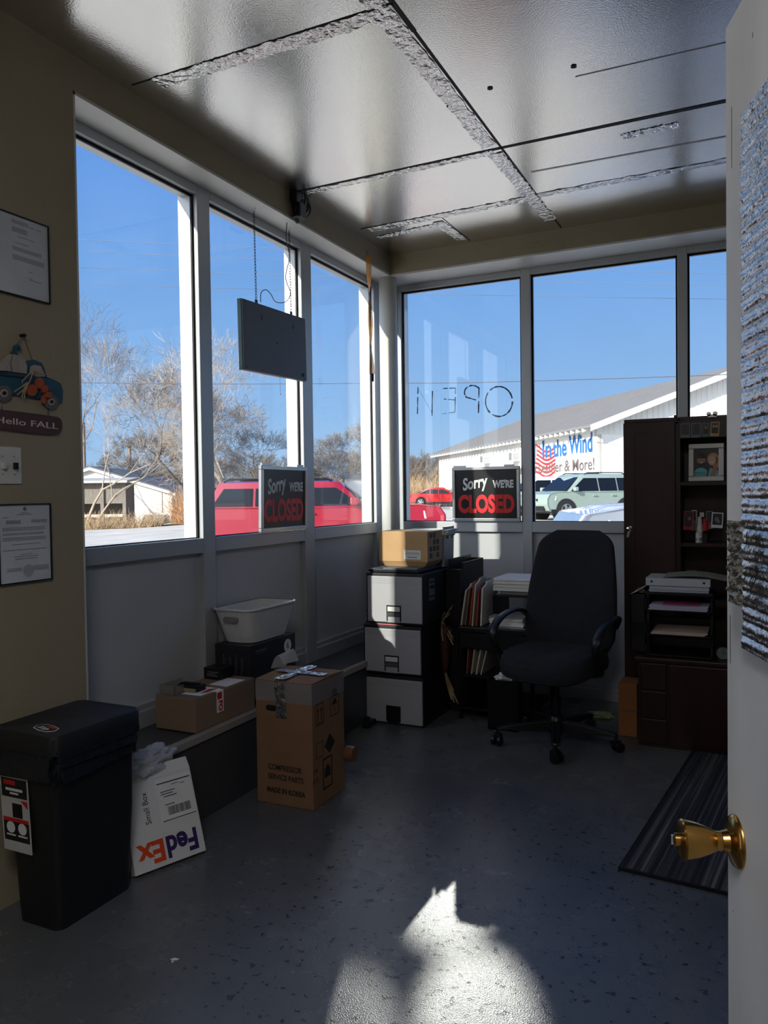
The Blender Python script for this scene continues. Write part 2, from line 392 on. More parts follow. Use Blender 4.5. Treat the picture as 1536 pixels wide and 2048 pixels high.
part('housing', join(MB().box(-0.23, 0.17, -1.12, 0.12, CZ - 0.02, CZ), MB().box(-0.23, 0.17, -1.12, -1.10, CZ - 0.08, CZ - 0.02), MB().box(-0.23, 0.17, 0.10, 0.12, CZ - 0.08, CZ - 0.02)), M_WHITEP, hl)
part('fill_panel', MB().box(-0.22, 0.16, -1.10, 0.10, CZ - 0.07, CZ - 0.03), mat('glowing_fill', (244, 246, 255), 0.5, vary=0.0, emit=FILL_GLOW), hl)
struct('trim_1', join(MB().box(-2.57, XT - 0.003, 2.16, 5.35, SOF - 0.012, SOF), MB().box(-2.57, XT - 0.003, 2.16, 2.172, 0.365, SOF)), M_WHITEP, 'white board lining the head and side of the left windows')
struct('trim_2', MB().box(XT - 0.003, 1.5, YT + 0.003, 5.35, SOF - 0.012, SOF), M_WHITEP, 'white board lining the head of the back windows')
# low knee wall under the left windows
M_LEDGE = mat('dark_grey_floor_paint', (66, 68, 71), 0.5, vary=0.12, scale=4, bump=0.1, bscale=40)
led = struct('trim_3', MB().box(-2.6, -2.135, 2.172, 5.4, 0, 0.36), M_LEDGE, 'low dark painted concrete ledge under the left windows')
part('nosing', MB().box(-2.16, -2.125, 2.172, 5.19, 0.335, 0.368), mat('ledge_nosing', (150, 146, 138), 0.5), led, 'pale front edge strip', bevel=0.003)

# ------------------------------------------------------------------ storefront windows
def window(n, a0, a1, side, label):
    """A framed light between two mullions; side 'L' runs along y at x = -2.44, side 'B' along x at y = 5.06."""
    if side == 'L':
        T = lambda s0, s1, d0, d1, z0, z1: MB().box(-2.44 - d1, -2.44 - d0, s0, s1, z0, z1)
    else:
        T = lambda s0, s1, d0, d1, z0, z1: MB().box(s0, s1, 5.2 + d0, 5.2 + d1, z0, z1)
    base = 0.36 if side == 'L' else 0.0
    fr = join(T(a0, a1, 0, 0.1, 1.1, 1.172), T(a0, a1, 0, 0.1, 2.835, SOF - 0.012), T(a0, a1, 0, 0.1, base, base + 0.075))
    w = struct('window_%d' % n, fr, M_ALU, label, bevel=0.003)
    g = 0.012
    part('gasket', join(T(a0, a0 + g, 0.026, 0.036, 1.172, 2.835), T(a1 - g, a1, 0.026, 0.036, 1.172, 2.835), T(a0, a1, 0.026, 0.036, 2.835 - g, 2.835), T(a0, a1, 0.026, 0.036, 1.172, 1.177)), M_GASKET, w)
    part('pane', T(a0 + 0.004, a1 - 0.004, 0.028, 0.034, 1.173, 2.834), M_GLASS, w)
    part('lower_panel', T(a0, a1, 0.03, 0.05, base + 0.075, 1.1), M_PANEL, w)
    part('panel_bead', T(a0, a1, 0.012, 0.03, base + 0.075, base + 0.1), M_ALU, w)
    return w
window(1, 2.172, 3.055, 'L', 'left window nearest the camera, bare trees behind it')
w2 = window(2, 3.15, 4.005, 'L', 'middle left window with the hanging lit-sign back')
window(3, 4.12, 4.98, 'L', 'left window next to the corner post')
w4 = window(4, -2.333, -1.445, 'B', 'back window beside the corner with smeared reversed letters')
window(5, -1.379, -0.450, 'B', 'back window above the office chair')
window(6, -0.393, 0.56, 'B', 'back window behind the dark bookcase and door')
for n, b_, l in ((4, (-2.56, -2.44, 3.055, 3.15), 'first upright between the left windows'), (5, (-2.56, -2.44, 4.005, 4.12), 'second upright between the left windows'),
                (6, (-2.56, -2.44, 4.98, 5.19), 'end upright of the left windows')):
    struct('trim_%d' % n, MB().box(*b_, 0.36, SOF - 0.012), M_ALU, l, bevel=0.003)
for n, b_, l in ((7, (-2.364, -2.333, 5.2, 5.3), 'corner upright of the back windows'), (8, (-1.445, -1.379, 5.2, 5.3), 'first upright between the back windows'),
                (12, (0.56, 0.62, 5.2, 5.3), 'third upright between the back windows, behind the door'), (9, (-0.450, -0.393, 5.2, 5.3), 'second upright between the back windows')):
    struct('trim_%d' % n, MB().box(*b_, 0, SOF - 0.012), M_ALU, l, bevel=0.003)
struct('trim_10', MB().lathe([(0.062, 0.36), (0.062, SOF - 0.012)], 28, Matrix.Translation((-2.334, 4.985, 0))), M_WHITEP, 'white painted round steel post in the corner')
bpy.data.objects['trim_10'].data.polygons.foreach_set('use_smooth', [True] * len(bpy.data.objects['trim_10'].data.polygons))
struct('trim_11', MB().box(-2.6, -2.364, 5.19, 5.4, 0, SOF), M_ALU, 'grey filler in the window corner behind the post')

# OPEN, smeared in paint on the outside of the first back window (read from the lot)
def stroke(pts, w, M, seed):
    rnd = random.Random(seed); mb = MB()
    for (x0, y0), (x1, y1) in zip(pts[:-1], pts[1:]):
        if rnd.random() < 0.07: continue
        a = Vector((x0, y0)); b_ = Vector((x1, y1)); d = (b_ - a).normalized(); s_ = Vector((-d.y, d.x)) * w * rnd.uniform(0.25, 0.5)
        q = [a + s_, a - s_, b_ - s_, b_ + s_]
        mb.add([(p.x, p.y, 0) for p in q] + [(p.x, p.y, 0.001) for p in q], [(0, 1, 2, 3), (7, 6, 5, 4), (0, 4, 5, 1), (1, 5, 6, 2), (2, 6, 7, 3), (3, 7, 4, 0)], M)
    return mb
Mg = frame((0, 5.2345, 0), (1, 0, 0), (0, 0, 1))
def gp(u, v):
    p = plane(u, v, 1, 5.2345); return (p.x, p.z)
def ell(cu, cv, ru, rv, a0, a1, n=22): return [gp(cu + ru * math.cos(R(a0 + (a1 - a0) * i / n)), cv + rv * math.sin(R(a0 + (a1 - a0) * i / n))) for i in range(n + 1)]
def ln(u0, v0, u1, v1, n=8): return [gp(u0 + (u1 - u0) * i / n, v0 + (v1 - v0) * i / n) for i in range(n + 1)]
smear = join(stroke(ell(998, 803, 27, 30, 0, 360, 30), 0.013, Mg, 1), stroke(ell(945, 785, 16, 14, 140, 330), 0.012, Mg, 2), stroke(ln(958, 778, 957, 826), 0.011, Mg, 3), stroke(ln(931, 794, 952, 800, 4), 0.01, Mg, 14),
             stroke(ln(911, 776, 910, 824), 0.008, Mg, 4), stroke(ln(886, 777, 911, 776), 0.008, Mg, 5), stroke(ln(888, 798, 911, 800), 0.008, Mg, 6), stroke(ln(884, 828, 910, 824), 0.008, Mg, 7),
             stroke(ln(865, 782, 864, 832), 0.009, Mg, 8), stroke(ln(836, 774, 835, 828), 0.009, Mg, 9), stroke(ln(836, 776, 864, 826, 8), 0.002, Mg, 10))
part('smeared_letters', smear, mat('washed_out_paint', (92, 104, 128), 0.9), w4, 'thin blue grey smears spelling OPEN backwards')

# ------------------------------------------------------------------ open door on the right
LATCH = Vector((-0.038, 1.14, 0)); HD = Vector((0.334, -0.943, 0)).normalized()
MD = frame(LATCH, HD, (0, 0, 1))               # x towards the hinge, y up, z out of the seen face
ND = Vector(MD.col[2][:3])
def on_door(u, v):
    d = ray(u, v); t = (LATCH - EYE).dot(ND) / d.dot(ND); p = EYE + d * t - LATCH
    return p.dot(HD), p.z
M_DOOR = mat('scuffed_white_door_paint', (226, 225, 221), 0.5, vary=0.1, scale=7, stretch=(1, 1, 0.3), bump=0.08, bscale=30)
dr = struct('door_1', MB().box(0, 0.765, 0.012, 1.985, -0.042, 0, MD), M_DOOR, 'open white painted door at the right edge with a brass knob', bevel=0.002)
_M[dr] = Matrix.Identity(4)
ks, kz = on_door(1474, 1683)
MK = frame(MD @ Vector((ks, kz, 0)), HD, (0, 0, 1))
M_BRASS = mat('worn_brass', (186, 142, 74), 0.2, 1.0, vary=0.08)
kn = part('knob', MB().lathe([(0.010, 0.012), (0.0125, 0.018), (0.0125, 0.026), (0.0135, 0.029), (0.018, 0.038), (0.0225, 0.05), (0.0255, 0.062), (0.0265, 0.068), (0.025, 0.0705), (0.018, 0.068), (0.009, 0.067), (0.0085, 0.079), (0.007, 0.08)], 32, MK), M_BRASS, dr, 'brass tulip knob', smooth=True)
part('rosette', MB().lathe([(0.034, 0), (0.034, 0.002), (0.031, 0.006), (0.022, 0.009), (0.015, 0.012), (0.013, 0.02)], 40, MK), M_BRASS, dr, 'round brass rosette', smooth=True)
part('turn_button', MB().box(-0.0015, 0.0015, -0.006, 0.006, 0.079, 0.083, MK), M_CHROME, kn)
# ribbed bubble insulation taped over the door's glass
fs0 = on_door(1491, 700)[0]; fz0 = on_door(1491, 1296)[1]; fz1 = on_door(1491, 232)[1]
def foil(a, b_):
    s_ = fs0 + (0.70 - fs0) * a; z = fz0 + (fz1 - fz0) * b_
    wob = 0.004 * noise.noise(Vector((z * 22, 0, 3))) * (1 - a)
    rid = abs(math.sin(z / 0.019 * PI)) ** 0.5; bub = abs(math.sin(s_ / 0.010 * PI)) * abs(math.sin(z / 0.0095 * PI + 0.6))
    h = 0.004 + 0.0025 * rid + 0.0016 * bub + 0.0015 * noise.noise(Vector((s_ * 60, z * 60, 0)))
    if a in (0, 1) or b_ in (0, 1): h = 0.0
    return MD @ Vector((s_ + wob, z, h))
M_BUB = mat('silver_bubble_foil', (206, 208, 212), 0.2, 1.0, vary=0.05, bump=0.3, bscale=120)
part('foil_insulation', MB().grid(foil, 130, 420), M_BUB, dr, 'silver bubble foil over the door glass', smooth=True)
t0 = on_door(1489, 1040); t1 = on_door(1520, 1215)
def dtape(a, b_):
    s_ = t0[0] + (t1[0] - t0[0]) * a + 0.004 * noise.noise(Vector((b_ * 9, a * 4, 0))); z = t1[1] + (t0[1] - t1[1]) * b_
    return MD @ Vector((s_, z, 0.02 + 0.006 * noise.noise(Vector((a * 6, b_ * 16, 1)))))
part('foil_tape', MB().grid(dtape, 12, 40), mat('dull_foil_tape', (150, 142, 128), 0.35, 0.8, bump=0.6, bscale=60), dr, 'crumpled piece of foil tape')
sc = MB()
for u0, v0, u1, v1 in ((1463, 215, 1461, 340), (1460, 1230, 1466, 1330), (1506, 1250, 1504, 1262), (1462, 1190, 1463, 1205), (1505, 66, 1509, 70), (1466, 1822, 1471, 1828)):
    a = on_door(u0, v0); b_ = on_door(u1, v1); z0, z1 = min(a[1], b_[1]), max(a[1], b_[1]); sc.box(a[0], a[0] + 0.002, z0, z1, 0, 0.0003, MD)
part('scuff_marks', sc, mat('scuff', (110, 106, 98), 0.7), dr)

# ------------------------------------------------------------------ things on the left wall
WL = frame((XT, 0, 0), (0, 1, 0), (0, 0, 1))   # (y, z, out of the wall)
def wp(u, v):
    p = plane(u, v, 0, XT); return (p.y, p.z)
def doc(y0, y1, z0, z1, label, rows, seal):
    yc, zc = (y0 + y1) / 2, (z0 + z1) / 2
    t = thing('document_frame', label, 'picture frame', (XT, yc, z0))
    e = 0.004
    part('frame', join(MB().box(y0, y1, z0, z0 + e, 0, 0.012, WL), MB().box(y0, y1, z1 - e, z1, 0, 0.012, WL), MB().box(y0, y0 + e, z0 + e, z1 - e, 0, 0.012, WL), MB().box(y1 - e, y1, z0 + e, z1 - e, 0, 0.012, WL)), M_BLACKP, t)
    pp = part('paper', MB().box(y0 + e, y1 - e, z0 + e, z1 - e, 0.001, 0.007, WL), mat('letter_paper', (205, 208, 214), 0.6), t)
    part('print', bars(WL @ Matrix.Translation((0, 0, 0.0072)), [(y0 + a * (y1 - y0), y0 + b_ * (y1 - y0), z0 + c * (z1 - z0), 0.0016) for a, b_, c in rows]), M_GREYINK, pp)
    if seal:
        M2 = WL @ Matrix.Translation((yc, z1 - 0.018, 0.0075)); part('seal', MB().lathe([(0.007, 0), (0.007, 0.0004)], 20, M2), M_GREYINK, pp)
        M2 = WL @ Matrix.Translation((yc + 0.01, z0 + 0.04, 0.0073)); part('stamp', MB().lathe([(0.022, 0), (0.022, 0.0003)], 26, M2), mat('pale_stamp', (168, 172, 180), 0.7), pp)
r1 = [(0.42, 0.58, 0.885), (0.35, 0.65, 0.865), (0.08, 0.2, 0.83)] + [(0.15, 0.42, 0.79 - 0.012 * i) for i in range(4)] + [(0.62, 0.92, 0.79 - 0.014 * i) for i in range(3)] \
    + [(0.08, 0.88, 0.70 - 0.017 * i) for i in range(3)] + [(0.08, 0.86, 0.63 - 0.017 * i) for i in range(2)] + [(0.08, 0.9, 0.575 - 0.017 * i) for i in range(3)] + [(0.25, 0.78, 0.49), (0.08, 0.9, 0.42), (0.4, 0.62, 0.36), (0.28, 0.74, 0.335), (0.3, 0.72, 0.305)] \
    + [(0.15, 0.42, 0.19 - 0.016 * i) for i in range(3)] + [(0.64, 0.94, 0.2 - 0.018 * i) for i in range(4)]
doc(1.79, 2.006, 1.088, 1.36, 'framed letter with a round seal on tan wall below the light switch', r1, True)
r2 = [(0.3, 0.6, 0.93 - 0.016 * i) for i in range(3)] + [(0.3, 0.58, 0.84 - 0.016 * i) for i in range(4)] + [(0.4, 0.72, 0.74), (0.35, 0.6, 0.66)] + [(0.3, 0.85, 0.6 - 0.016 * i) for i in range(3)] + [(0.3, 0.9, 0.5 - 0.016 * i) for i in range(4)] + [(0.6, 0.68, 0.34), (0.6, 0.66, 0.26), (0.6, 0.84, 0.24), (0.6, 0.72, 0.9), (0.76, 0.86, 0.9)]
doc(1.81, 2.026, 2.07, 2.346, 'framed letter hanging highest on the tan wall, above the truck sign', r2, False)

t = thing('light_switch', 'white switch plate with toggles on the tan wall', 'light switch', (XT, 1.81, 1.428))
part('plate', MB().prism(rrect(0.165, 0.125, 0.006, 3, 1.808, 1.4905), 0, 0.006, WL), M_WHITEP, t, bevel=0.0015)
for y in (1.862, 1.816, 1.77):
    part('toggle', MB().box(y - 0.005, y + 0.005, 1.478, 1.5, 0.006, 0.02, WL), M_BLACKP if y > 1.85 else M_WHITEP, t, 'black toggle' if y > 1.85 else None)
    for z_ in (1.521, 1.460): part('screw', MB().lathe([(0.003, 0.006), (0.003, 0.0072)], 10, WL @ Matrix.Translation((y, z_, 0))), M_SILVER, t)

# autumn truck sign
def z7(x, y): return wp(x / 4.096, 400 + y / 4.096)
yN, zN = z7(170, 1112)
t = thing('truck_sign', 'wooden autumn sign of a blue pickup with pumpkins over a Hello FALL plaque', 'wall sign', (XT, z7(170, 1800)[0], z7(0, 1880)[1]))
def cut(name, pts, d0, d1, m, label=None, par=None): return part(name, MB().prism([z7(*p) for p in pts], d0, d1, WL), m, par or t, label)
M_TEAL = mat('teal_painted_wood', (38, 84, 104), 0.6, vary=0.12, scale=40)
M_PUMPW = mat('whitewashed_wood', (168, 156, 146), 0.7, vary=0.1, scale=40)
M_ORANGE = mat('rust_orange_felt', (178, 84, 48), 0.8, vary=0.12, scale=40)
cut('truck_body', [(-230, 1400), (0, 1402), (200, 1425), (198, 1345), (215, 1318), (262, 1308), (328, 1335), (350, 1380), (372, 1450), (432, 1475), (482, 1502), (503, 1560), (497, 1662), (455, 1668), (440, 1610), (390, 1585), (335, 1615), (300, 1632), (90, 1598), (60, 1540), (10, 1512), (-50, 1530), (-90, 1580), (-230, 1560)], 0, 0.008, M_TEAL)
cut('cab_window', [(232, 1368), (262, 1352), (318, 1362), (345, 1420), (352, 1452), (290, 1450), (230, 1424)], 0.008, 0.010, M_PUMPW)
cut('truck_rail', [(-230, 1425), (0, 1428), (200, 1450), (200, 1462), (0, 1440), (-230, 1437)], 0.008, 0.012, mat('dark_wood_rail', (60, 50, 44), 0.7))
for cx, cy, r in ((397, 1655, 58), (8, 1585, 66)):
    w_ = cut('wheel', [(cx + r * math.cos(R(a)), cy + r * math.sin(R(a))) for a in range(0, 360, 15)][::-1], 0.008, 0.014, mat('grey_wood_wheel', (104, 100, 98), 0.7))
    cut('hubcap', [(cx + r * 0.5 * math.cos(R(a)), cy + r * 0.5 * math.sin(R(a))) for a in range(0, 360, 15)][::-1], 0.014, 0.016, M_PUMPW, None, w_)
    cut('hub', [(cx + r * 0.25 * math.cos(R(a)), cy + r * 0.25 * math.sin(R(a))) for a in range(0, 360, 30)][::-1], 0.016, 0.018, M_BLACKP, None, w_)
pk = cut('white_pumpkin', [(5, 1400), (-10, 1350), (20, 1295), (60, 1265), (100, 1268), (140, 1280), (185, 1310), (200, 1370), (195, 1425), (100, 1412)], 0.004, 0.014, M_PUMPW)
cut('pumpkin_rib', [(70, 1410), (58, 1340), (74, 1270), (80, 1270), (66, 1340), (80, 1412)], 0.014, 0.015, mat('rib_shade', (120, 104, 98), 0.8), None, pk)
cut('pumpkin_stem', [(92, 1268), (88, 1215), (102, 1190), (128, 1186), (148, 1205), (150, 1235), (138, 1236), (130, 1212), (118, 1215), (120, 1250), (128, 1276)], 0.006, 0.014, M_TEAL)
cut('white_pumpkin', [(-60, 1400), (-70, 1345), (-30, 1322), (10, 1335), (28, 1375), (20, 1404)], 0.014, 0.02, M_PUMPW)
for nm, cx, cy, rx, ry, k in (('orange_pumpkin', 232, 1562, 44, 48, 18), ('orange_pumpkin', 296, 1505, 34, 44, 16), ('felt_leaf', 332, 1550, 28, 36, 6), ('felt_leaf', 360, 1600, 32, 26, 6), ('felt_leaf', 328, 1640, 16, 36, 5)):
    cut(nm, [(cx + rx * math.cos(R(360 * i / k)), cy + ry * math.sin(R(360 * i / k))) for i in range(k)][::-1], 0.012, 0.02 + 0.004 * (k == 6), M_ORANGE)
def wt(x, y, d): a = z7(x, y); return WL @ Vector((a[0], a[1], d))
bow = MB()
for pts in ([(238, 1390), (190, 1440), (140, 1490), (150, 1530), (200, 1500), (236, 1400)], [(190, 1500), (150, 1560), (100, 1600)], [(190, 1505), (150, 1575), (140, 1625)], [(195, 1500), (165, 1570), (160, 1632)], [(180, 1500), (130, 1540), (75, 1575)], [(240, 1400), (300, 1430), (370, 1438)]):
    bow.tube([wt(x, y, 0.024) for x, y in pts], 0.002, 6)
part('raffia_bow', bow, mat('raffia', (178, 158, 120), 0.8), t)
cut('plaque', [(-230, 1690), (0, 1718), (300, 1755), (455, 1778), (482, 1795), (494, 1830), (488, 1885), (462, 1918), (420, 1925), (200, 1908), (0, 1880), (-230, 1850)], 0, 0.010, mat('plum_painted_wood', (86, 58, 60), 0.6, vary=0.1, scale=20))
a0 = Vector((*z7(-60, 1800), 0)); a1 = Vector((*z7(455, 1858), 0)); dv = a1 - a0
M2 = WL @ frame((a0 + a1) / 2 + Vector((0, 0, 0.0101)), dv, (0, 1, 0))
part('lettering', text('Hello FALL', 0.030, M2, 0.0006, 0.0002, width=dv.length), mat('cream_lettering', (212, 200, 186), 0.7), t)
for x in (8, 388): part('hanger_wire', MB().tube([wt(x, 1690, 0.004), wt(x, 1790, 0.004)], 0.0012, 6), M_BLACKM, t)
part('cord', MB().tube([wt(255, 1312, 0.006), wt(170, 1115, 0.012), wt(10, 1335, 0.006)], 0.0015, 6), M_TWINE, t)
solo('wall_hook', MB().tube([wt(170, 1112, 0.0), wt(168, 1114, 0.022)], 0.006, 10), M_BLACKM, 'small dark nail holding the truck sign cord', 'hook')

# ------------------------------------------------------------------ trash can
t = thing('trash_can', 'black plastic step trash can with a lid against the tan wall', 'trash can', (-2.09, 1.9, 0))
def rr3(x0, x1, y0, y1, r, z): return [(p[0], p[1], z) for p in rrect(x1 - x0, y1 - y0, r, 4, (x0 + x1) / 2, (y0 + y1) / 2)]
M_CAN = mat('black_bin_plastic', (26, 27, 29), 0.5, vary=0.08, scale=9, bump=0.05, bscale=120)
part('body', MB().rings([rr3(-2.19, -2.0, 1.755, 2.075, 0.03, 0.0), rr3(-2.195, -1.985, 1.735, 2.085, 0.03, 0.3), rr3(-2.21, -1.945, 1.705, 2.05, 0.03, 0.575)]), M_CAN, t, smooth=True)
part('bag_liner', MB().grid(lambda a, b_: (lambda p, k: Vector((p[0] + 0.012 * k * (p[0] + 2.08) * 6, p[1] + 0.012 * k * (p[1] - 1.89) * 6, 0.60 - 0.10 * b_ - 0.03 * k * b_)))(
    rrect(0.296 - 0.02 * b_, 0.376 - 0.02 * b_, 0.03, 8, -2.078, 1.878)[int(round(a * 36)) % 36], noise.noise(Vector((a * 30, b_ * 7, 5)))), 36, 8), mat('black_bag_film', (30, 33, 40), 0.2, vary=0.1, bump=0.7, bscale=24), t, 'shiny bag film folded over the rim', smooth=True)
lid = part('lid', join(MB().rings([rr3(-2.222, -1.93, 1.688, 2.068, 0.03, 0.588), rr3(-2.222, -1.93, 1.688, 2.068, 0.03, 0.64), rr3(-2.216, -1.936, 1.694, 2.062, 0.028, 0.648), rr3(-2.205, -1.946, 1.704, 2.052, 0.026, 0.646), rr3(-2.198, -1.953, 1.712, 2.044, 0.024, 0.644)])), M_CAN, t, smooth=True)
ML = frame((-2.05, 1.765, 0.6445), (0.93, -0.2, 0), (0.2, 0.95, 0))
badge = [(-0.055, 0), (-0.04, 0.022), (0, 0.027), (0.04, 0.022), (0.055, 0), (0.04, -0.022), (0, -0.027), (-0.04, -0.022)]
bd = part('badge', MB().prism(badge[::-1], 0, 0.0008, ML), mat('white_print', (225, 225, 222), 0.5), lid)
part('badge_face', join(MB().prism([(x * 0.93, y * 0.88) for x, y in badge[::-1]], 0.0008, 0.0011, ML)), M_BLACKP, bd)
part('badge_stripe', MB().box(-0.008, 0.034, 0.008, 0.017, 0.0011, 0.0014, ML), M_RED, bd)
part('badge_lettering', join(text('X', 0.024, ML @ Matrix.Translation((-0.022, -0.006, 0.0011)), 0.0003, 0.0008, 0.2), bars(ML @ Matrix.Translation((0, 0, 0.0011)), [(-0.006, 0.02, -0.002, 0.003), (-0.006, 0.026, -0.008, 0.003), (-0.006, 0.012, -0.014, 0.003)])), mat('white_print', (225, 225, 222)), bd)
pA = plane(10, 1545, 1, 1.722); pB = plane(66, 1560, 1, 1.722); pC = plane(66, 1708, 1, 1.738); pD = plane(13, 1690, 1, 1.738)
MS = frame(((pA + pB + pC + pD) / 4) + Vector((0, -0.012, 0)), (1, 0, 0), (0, -0.05, 1))
hw = (pB.x - pA.x) / 2; hh = (pA.z - pD.z) / 2
st = part('sticker', MB().prism(rrect(hw * 2, hh * 2, 0.004, 3), 0, 0.001, MS), mat('sticker_paper', (196, 196, 190), 0.4), t)
for z0_, z1_ in ((.45, .95), (-.72, -.18)): part('sticker_panel', MB().box(-hw * .9, hw * .9, hh * z0_, hh * z1_, 0.001, 0.0014, MS), M_BLACKP, st)
for q_ in (MB().box(-hw * .7, hw * .1, hh * .78, hh * .9, 0.0014, 0.0018, MS), MB().box(-hw * .9, hw * .9, -hh * .2, -hh * .1, 0.0014, 0.0018, MS), MB().prism([(hw * .9, hh * .2), (hw * .9, hh * .4), (hw * .4, hh * .4)], 0.0014, 0.0018, MS)): part('sticker_red', q_, M_RED, st)
part('sticker_picture', join(MB().box(-hw * .2, hw * .5, -hh * .08, hh * .3, 0.0014, 0.0018, MS)), M_BLACKM, st)
M_WPR = mat('white_print', (225, 225, 222))
part('sticker_lettering', bars(MS @ Matrix.Translation((0, 0, 0.0016)), [(-hw * .6, hw * .6, hh * .66, hh * .07), (-hw * .3, hw * .3, hh * .56, hh * .05)]), M_WPR, st)
for x_ in (-hw * .4, hw * .42):
    part('sticker_roundel', MB().lathe([(hw * .3, 0), (hw * .3, 0.0003)], 18, MS @ Matrix.Translation((x_, -hh * .36, 0.0015))), M_WPR, st)
    part('sticker_caption', bars(MS @ Matrix.Translation((0, 0, 0.0016)), [(x_ - hw * .32, x_ + hw * .32, -hh * .56, hh * .04)]), M_WPR, st)

# ------------------------------------------------------------------ courier carton leaning on the ledge
FB = Vector((-2.022, 2.115, 0.012)); fx = Vector((0.347, 0.938, 0)).normalized(); fn = Vector((fx.y, -fx.x, 0)); TH = R(21)
fu = Vector((0, 0, 1)) * math.cos(TH) - fn * math.sin(TH)
MF = frame(FB, fx, fu)                         # z out of the front face
t = thing('courier_box', 'white courier carton with purple and orange letters leaning upside down beside the trash can', 'box', FB + fx * 0.14 - Vector((0, 0, 0.012)))
M_CARD = mat('white_card', (222, 222, 220), 0.55, vary=0.02)
part('carton', MB().box(0, 0.29, 0, 0.315, -0.042, 0, MF), M_CARD, t, bevel=0.002)
part('flap', MB().hexa([MF @ Vector(p) for p in ((0, 0.315, -0.004), (0.29, 0.315, -0.004), (0.29, 0.315, 0), (0, 0.315, 0))], [MF @ Vector(p) for p in ((0.004, 0.362, -0.012), (0.286, 0.362, -0.012), (0.286, 0.362, -0.008), (0.004, 0.362, -0.008))]), M_CARD, t)
M_PURP = mat('purple_print', (56, 34, 96), 0.5); M_FXO = mat('orange_print', (228, 76, 30), 0.5)
M180 = Matrix.Rotation(PI, 4, 'Z')
part('purple_lettering', text('Fed', 0.105, MF @ Matrix.Translation((0.201, 0.062, 0.0002)) @ M180, 0.0003, 0.0035, width=0.128), M_PURP, t, 'purple letters Fed')
part('orange_lettering', text('Ex', 0.105, MF @ Matrix.Translation((0.078, 0.062, 0.0002)) @ M180, 0.0003, 0.0035, width=0.108), M_FXO, t, 'orange letters Ex')
part('size_lettering', text('Small Box', 0.032, MF @ Matrix.Translation((0.085, 0.215, 0.0002)) @ Matrix.Rotation(PI / 2, 4, 'Z'), 0.0003, width=0.115), M_INK, t)
lb = part('shipping_label', MB().box(0.135, 0.283, 0.145, 0.305, 0.0002, 0.0008, MF), mat('label_paper', (232, 232, 230), 0.6), t)
lr = MB(); rnd = random.Random(4)
x = 0.168
while x < 0.262:
    w_ = rnd.choice((0.0012, 0.002, 0.003)); lr.box(x, x + w_, 0.166, 0.197, 0.0008, 0.0011, MF); x += w_ + rnd.choice((0.001, 0.0018))
part('label_print', join(lr, bars(MF @ Matrix.Translation((0, 0, 0.0008)), [(0.14, 0.28, 0.15, 0.003), (0.14, 0.28, 0.287, 0.004), (0.15, 0.21, 0.255, 0.003), (0.15, 0.2, 0.246, 0.003), (0.16, 0.215, 0.236, 0.003), (0.16, 0.2, 0.206, 0.003), (0.20, 0.23, 0.275, 0.002), (0.235, 0.255, 0.27, 0.002)])), M_INK, lb)
# plastic wrap crumpled in the open end
def crump(c, r, seed, n=26):
    mb = MB().blob((0, 0, 0), (1, 1, 1), n)
    o = Vector((seed * 7.1, 0, 0))
    for i, p in enumerate(mb.v):
        q = p.normalized(); k = 1 + 0.42 * noise.noise(q * 2.2 + o) + 0.22 * abs(noise.noise(q * 6 + o)) + 0.1 * noise.noise(q * 13 + o)
        mb.v[i] = Vector((q.x * r[0] * k, q.y * r[1] * k, q.z * r[2] * k)) + Vector(c)
    return mb
M_FILM = mat('clear_plastic_film', (215, 218, 224), 0.15, vary=0.03, alpha=0.5, bump=0.4, bscale=30)
solo('plastic_wrap', crump(MF @ Vector((0.135, 0.375, -0.03)), (0.055, 0.125, 0.05), 1), M_FILM, 'crumpled clear plastic wrap stuffed in the top of the courier carton', 'packaging', smooth=True)

# ------------------------------------------------------------------ compressor carton on the floor
X0, X1, Y0, Y1, HC = -2.04, -1.748, 2.9, 3.19, 0.55
t = thing('carton', 'tall brown carton printed COMPRESSOR SERVICE PARTS standing by the ledge', 'box', ((X0 + X1) / 2, (Y0 + Y1) / 2, 0))
part('body', MB().box(X0, X1, Y0, Y1, 0, HC), M_KRAFT, t, bevel=0.003)
part('top_flap', MB().hexa([(X0, Y0, HC), (X1, Y0, HC), (X1, (Y0 + Y1) / 2 - .004, HC + .004), (X0, (Y0 + Y1) / 2 - .004, HC + .004)], [(X0, Y0, HC + .004), (X1, Y0, HC + .004), (X1, (Y0 + Y1) / 2 - .004, HC + .009), (X0, (Y0 + Y1) / 2 - .004, HC + .009)]), M_KRAFT, t)
part('top_flap', MB().hexa([(X0, (Y0 + Y1) / 2 + .004, HC + .002), (X1, (Y0 + Y1) / 2 + .004, HC + .002), (X1, Y1, HC), (X0, Y1, HC)], [(X0, (Y0 + Y1) / 2 + .004, HC + .012), (X1, (Y0 + Y1) / 2 + .004, HC + .012), (X1, Y1, HC + .004), (X0, Y1, HC + .004)]), M_KRAFT, t)
Mf = frame((X0, Y0 - 0.0005, 0), (1, 0, 0), (0, 0, 1)); Ms = frame((X1 + 0.0005, Y0, 0), (0, 1, 0), (0, 0, 1))
M_STAMP = mat('black_carton_print', (46, 36, 30), 0.8)
for q_ in (text('COMPRESSOR', 0.034, Mf @ Matrix.Translation((0.148, 0.165, 0)), 0.0002, 0.0008, width=0.175), text('SERVICE PARTS', 0.034, Mf @ Matrix.Translation((0.152, 0.122, 0)), 0.0002, 0.0008, width=0.185), text('MADE IN KOREA', 0.032, Mf @ Matrix.Translation((0.152, 0.062, 0)), 0.0002, 0.0012, width=0.2)): part('front_lettering', q_, M_STAMP, t)
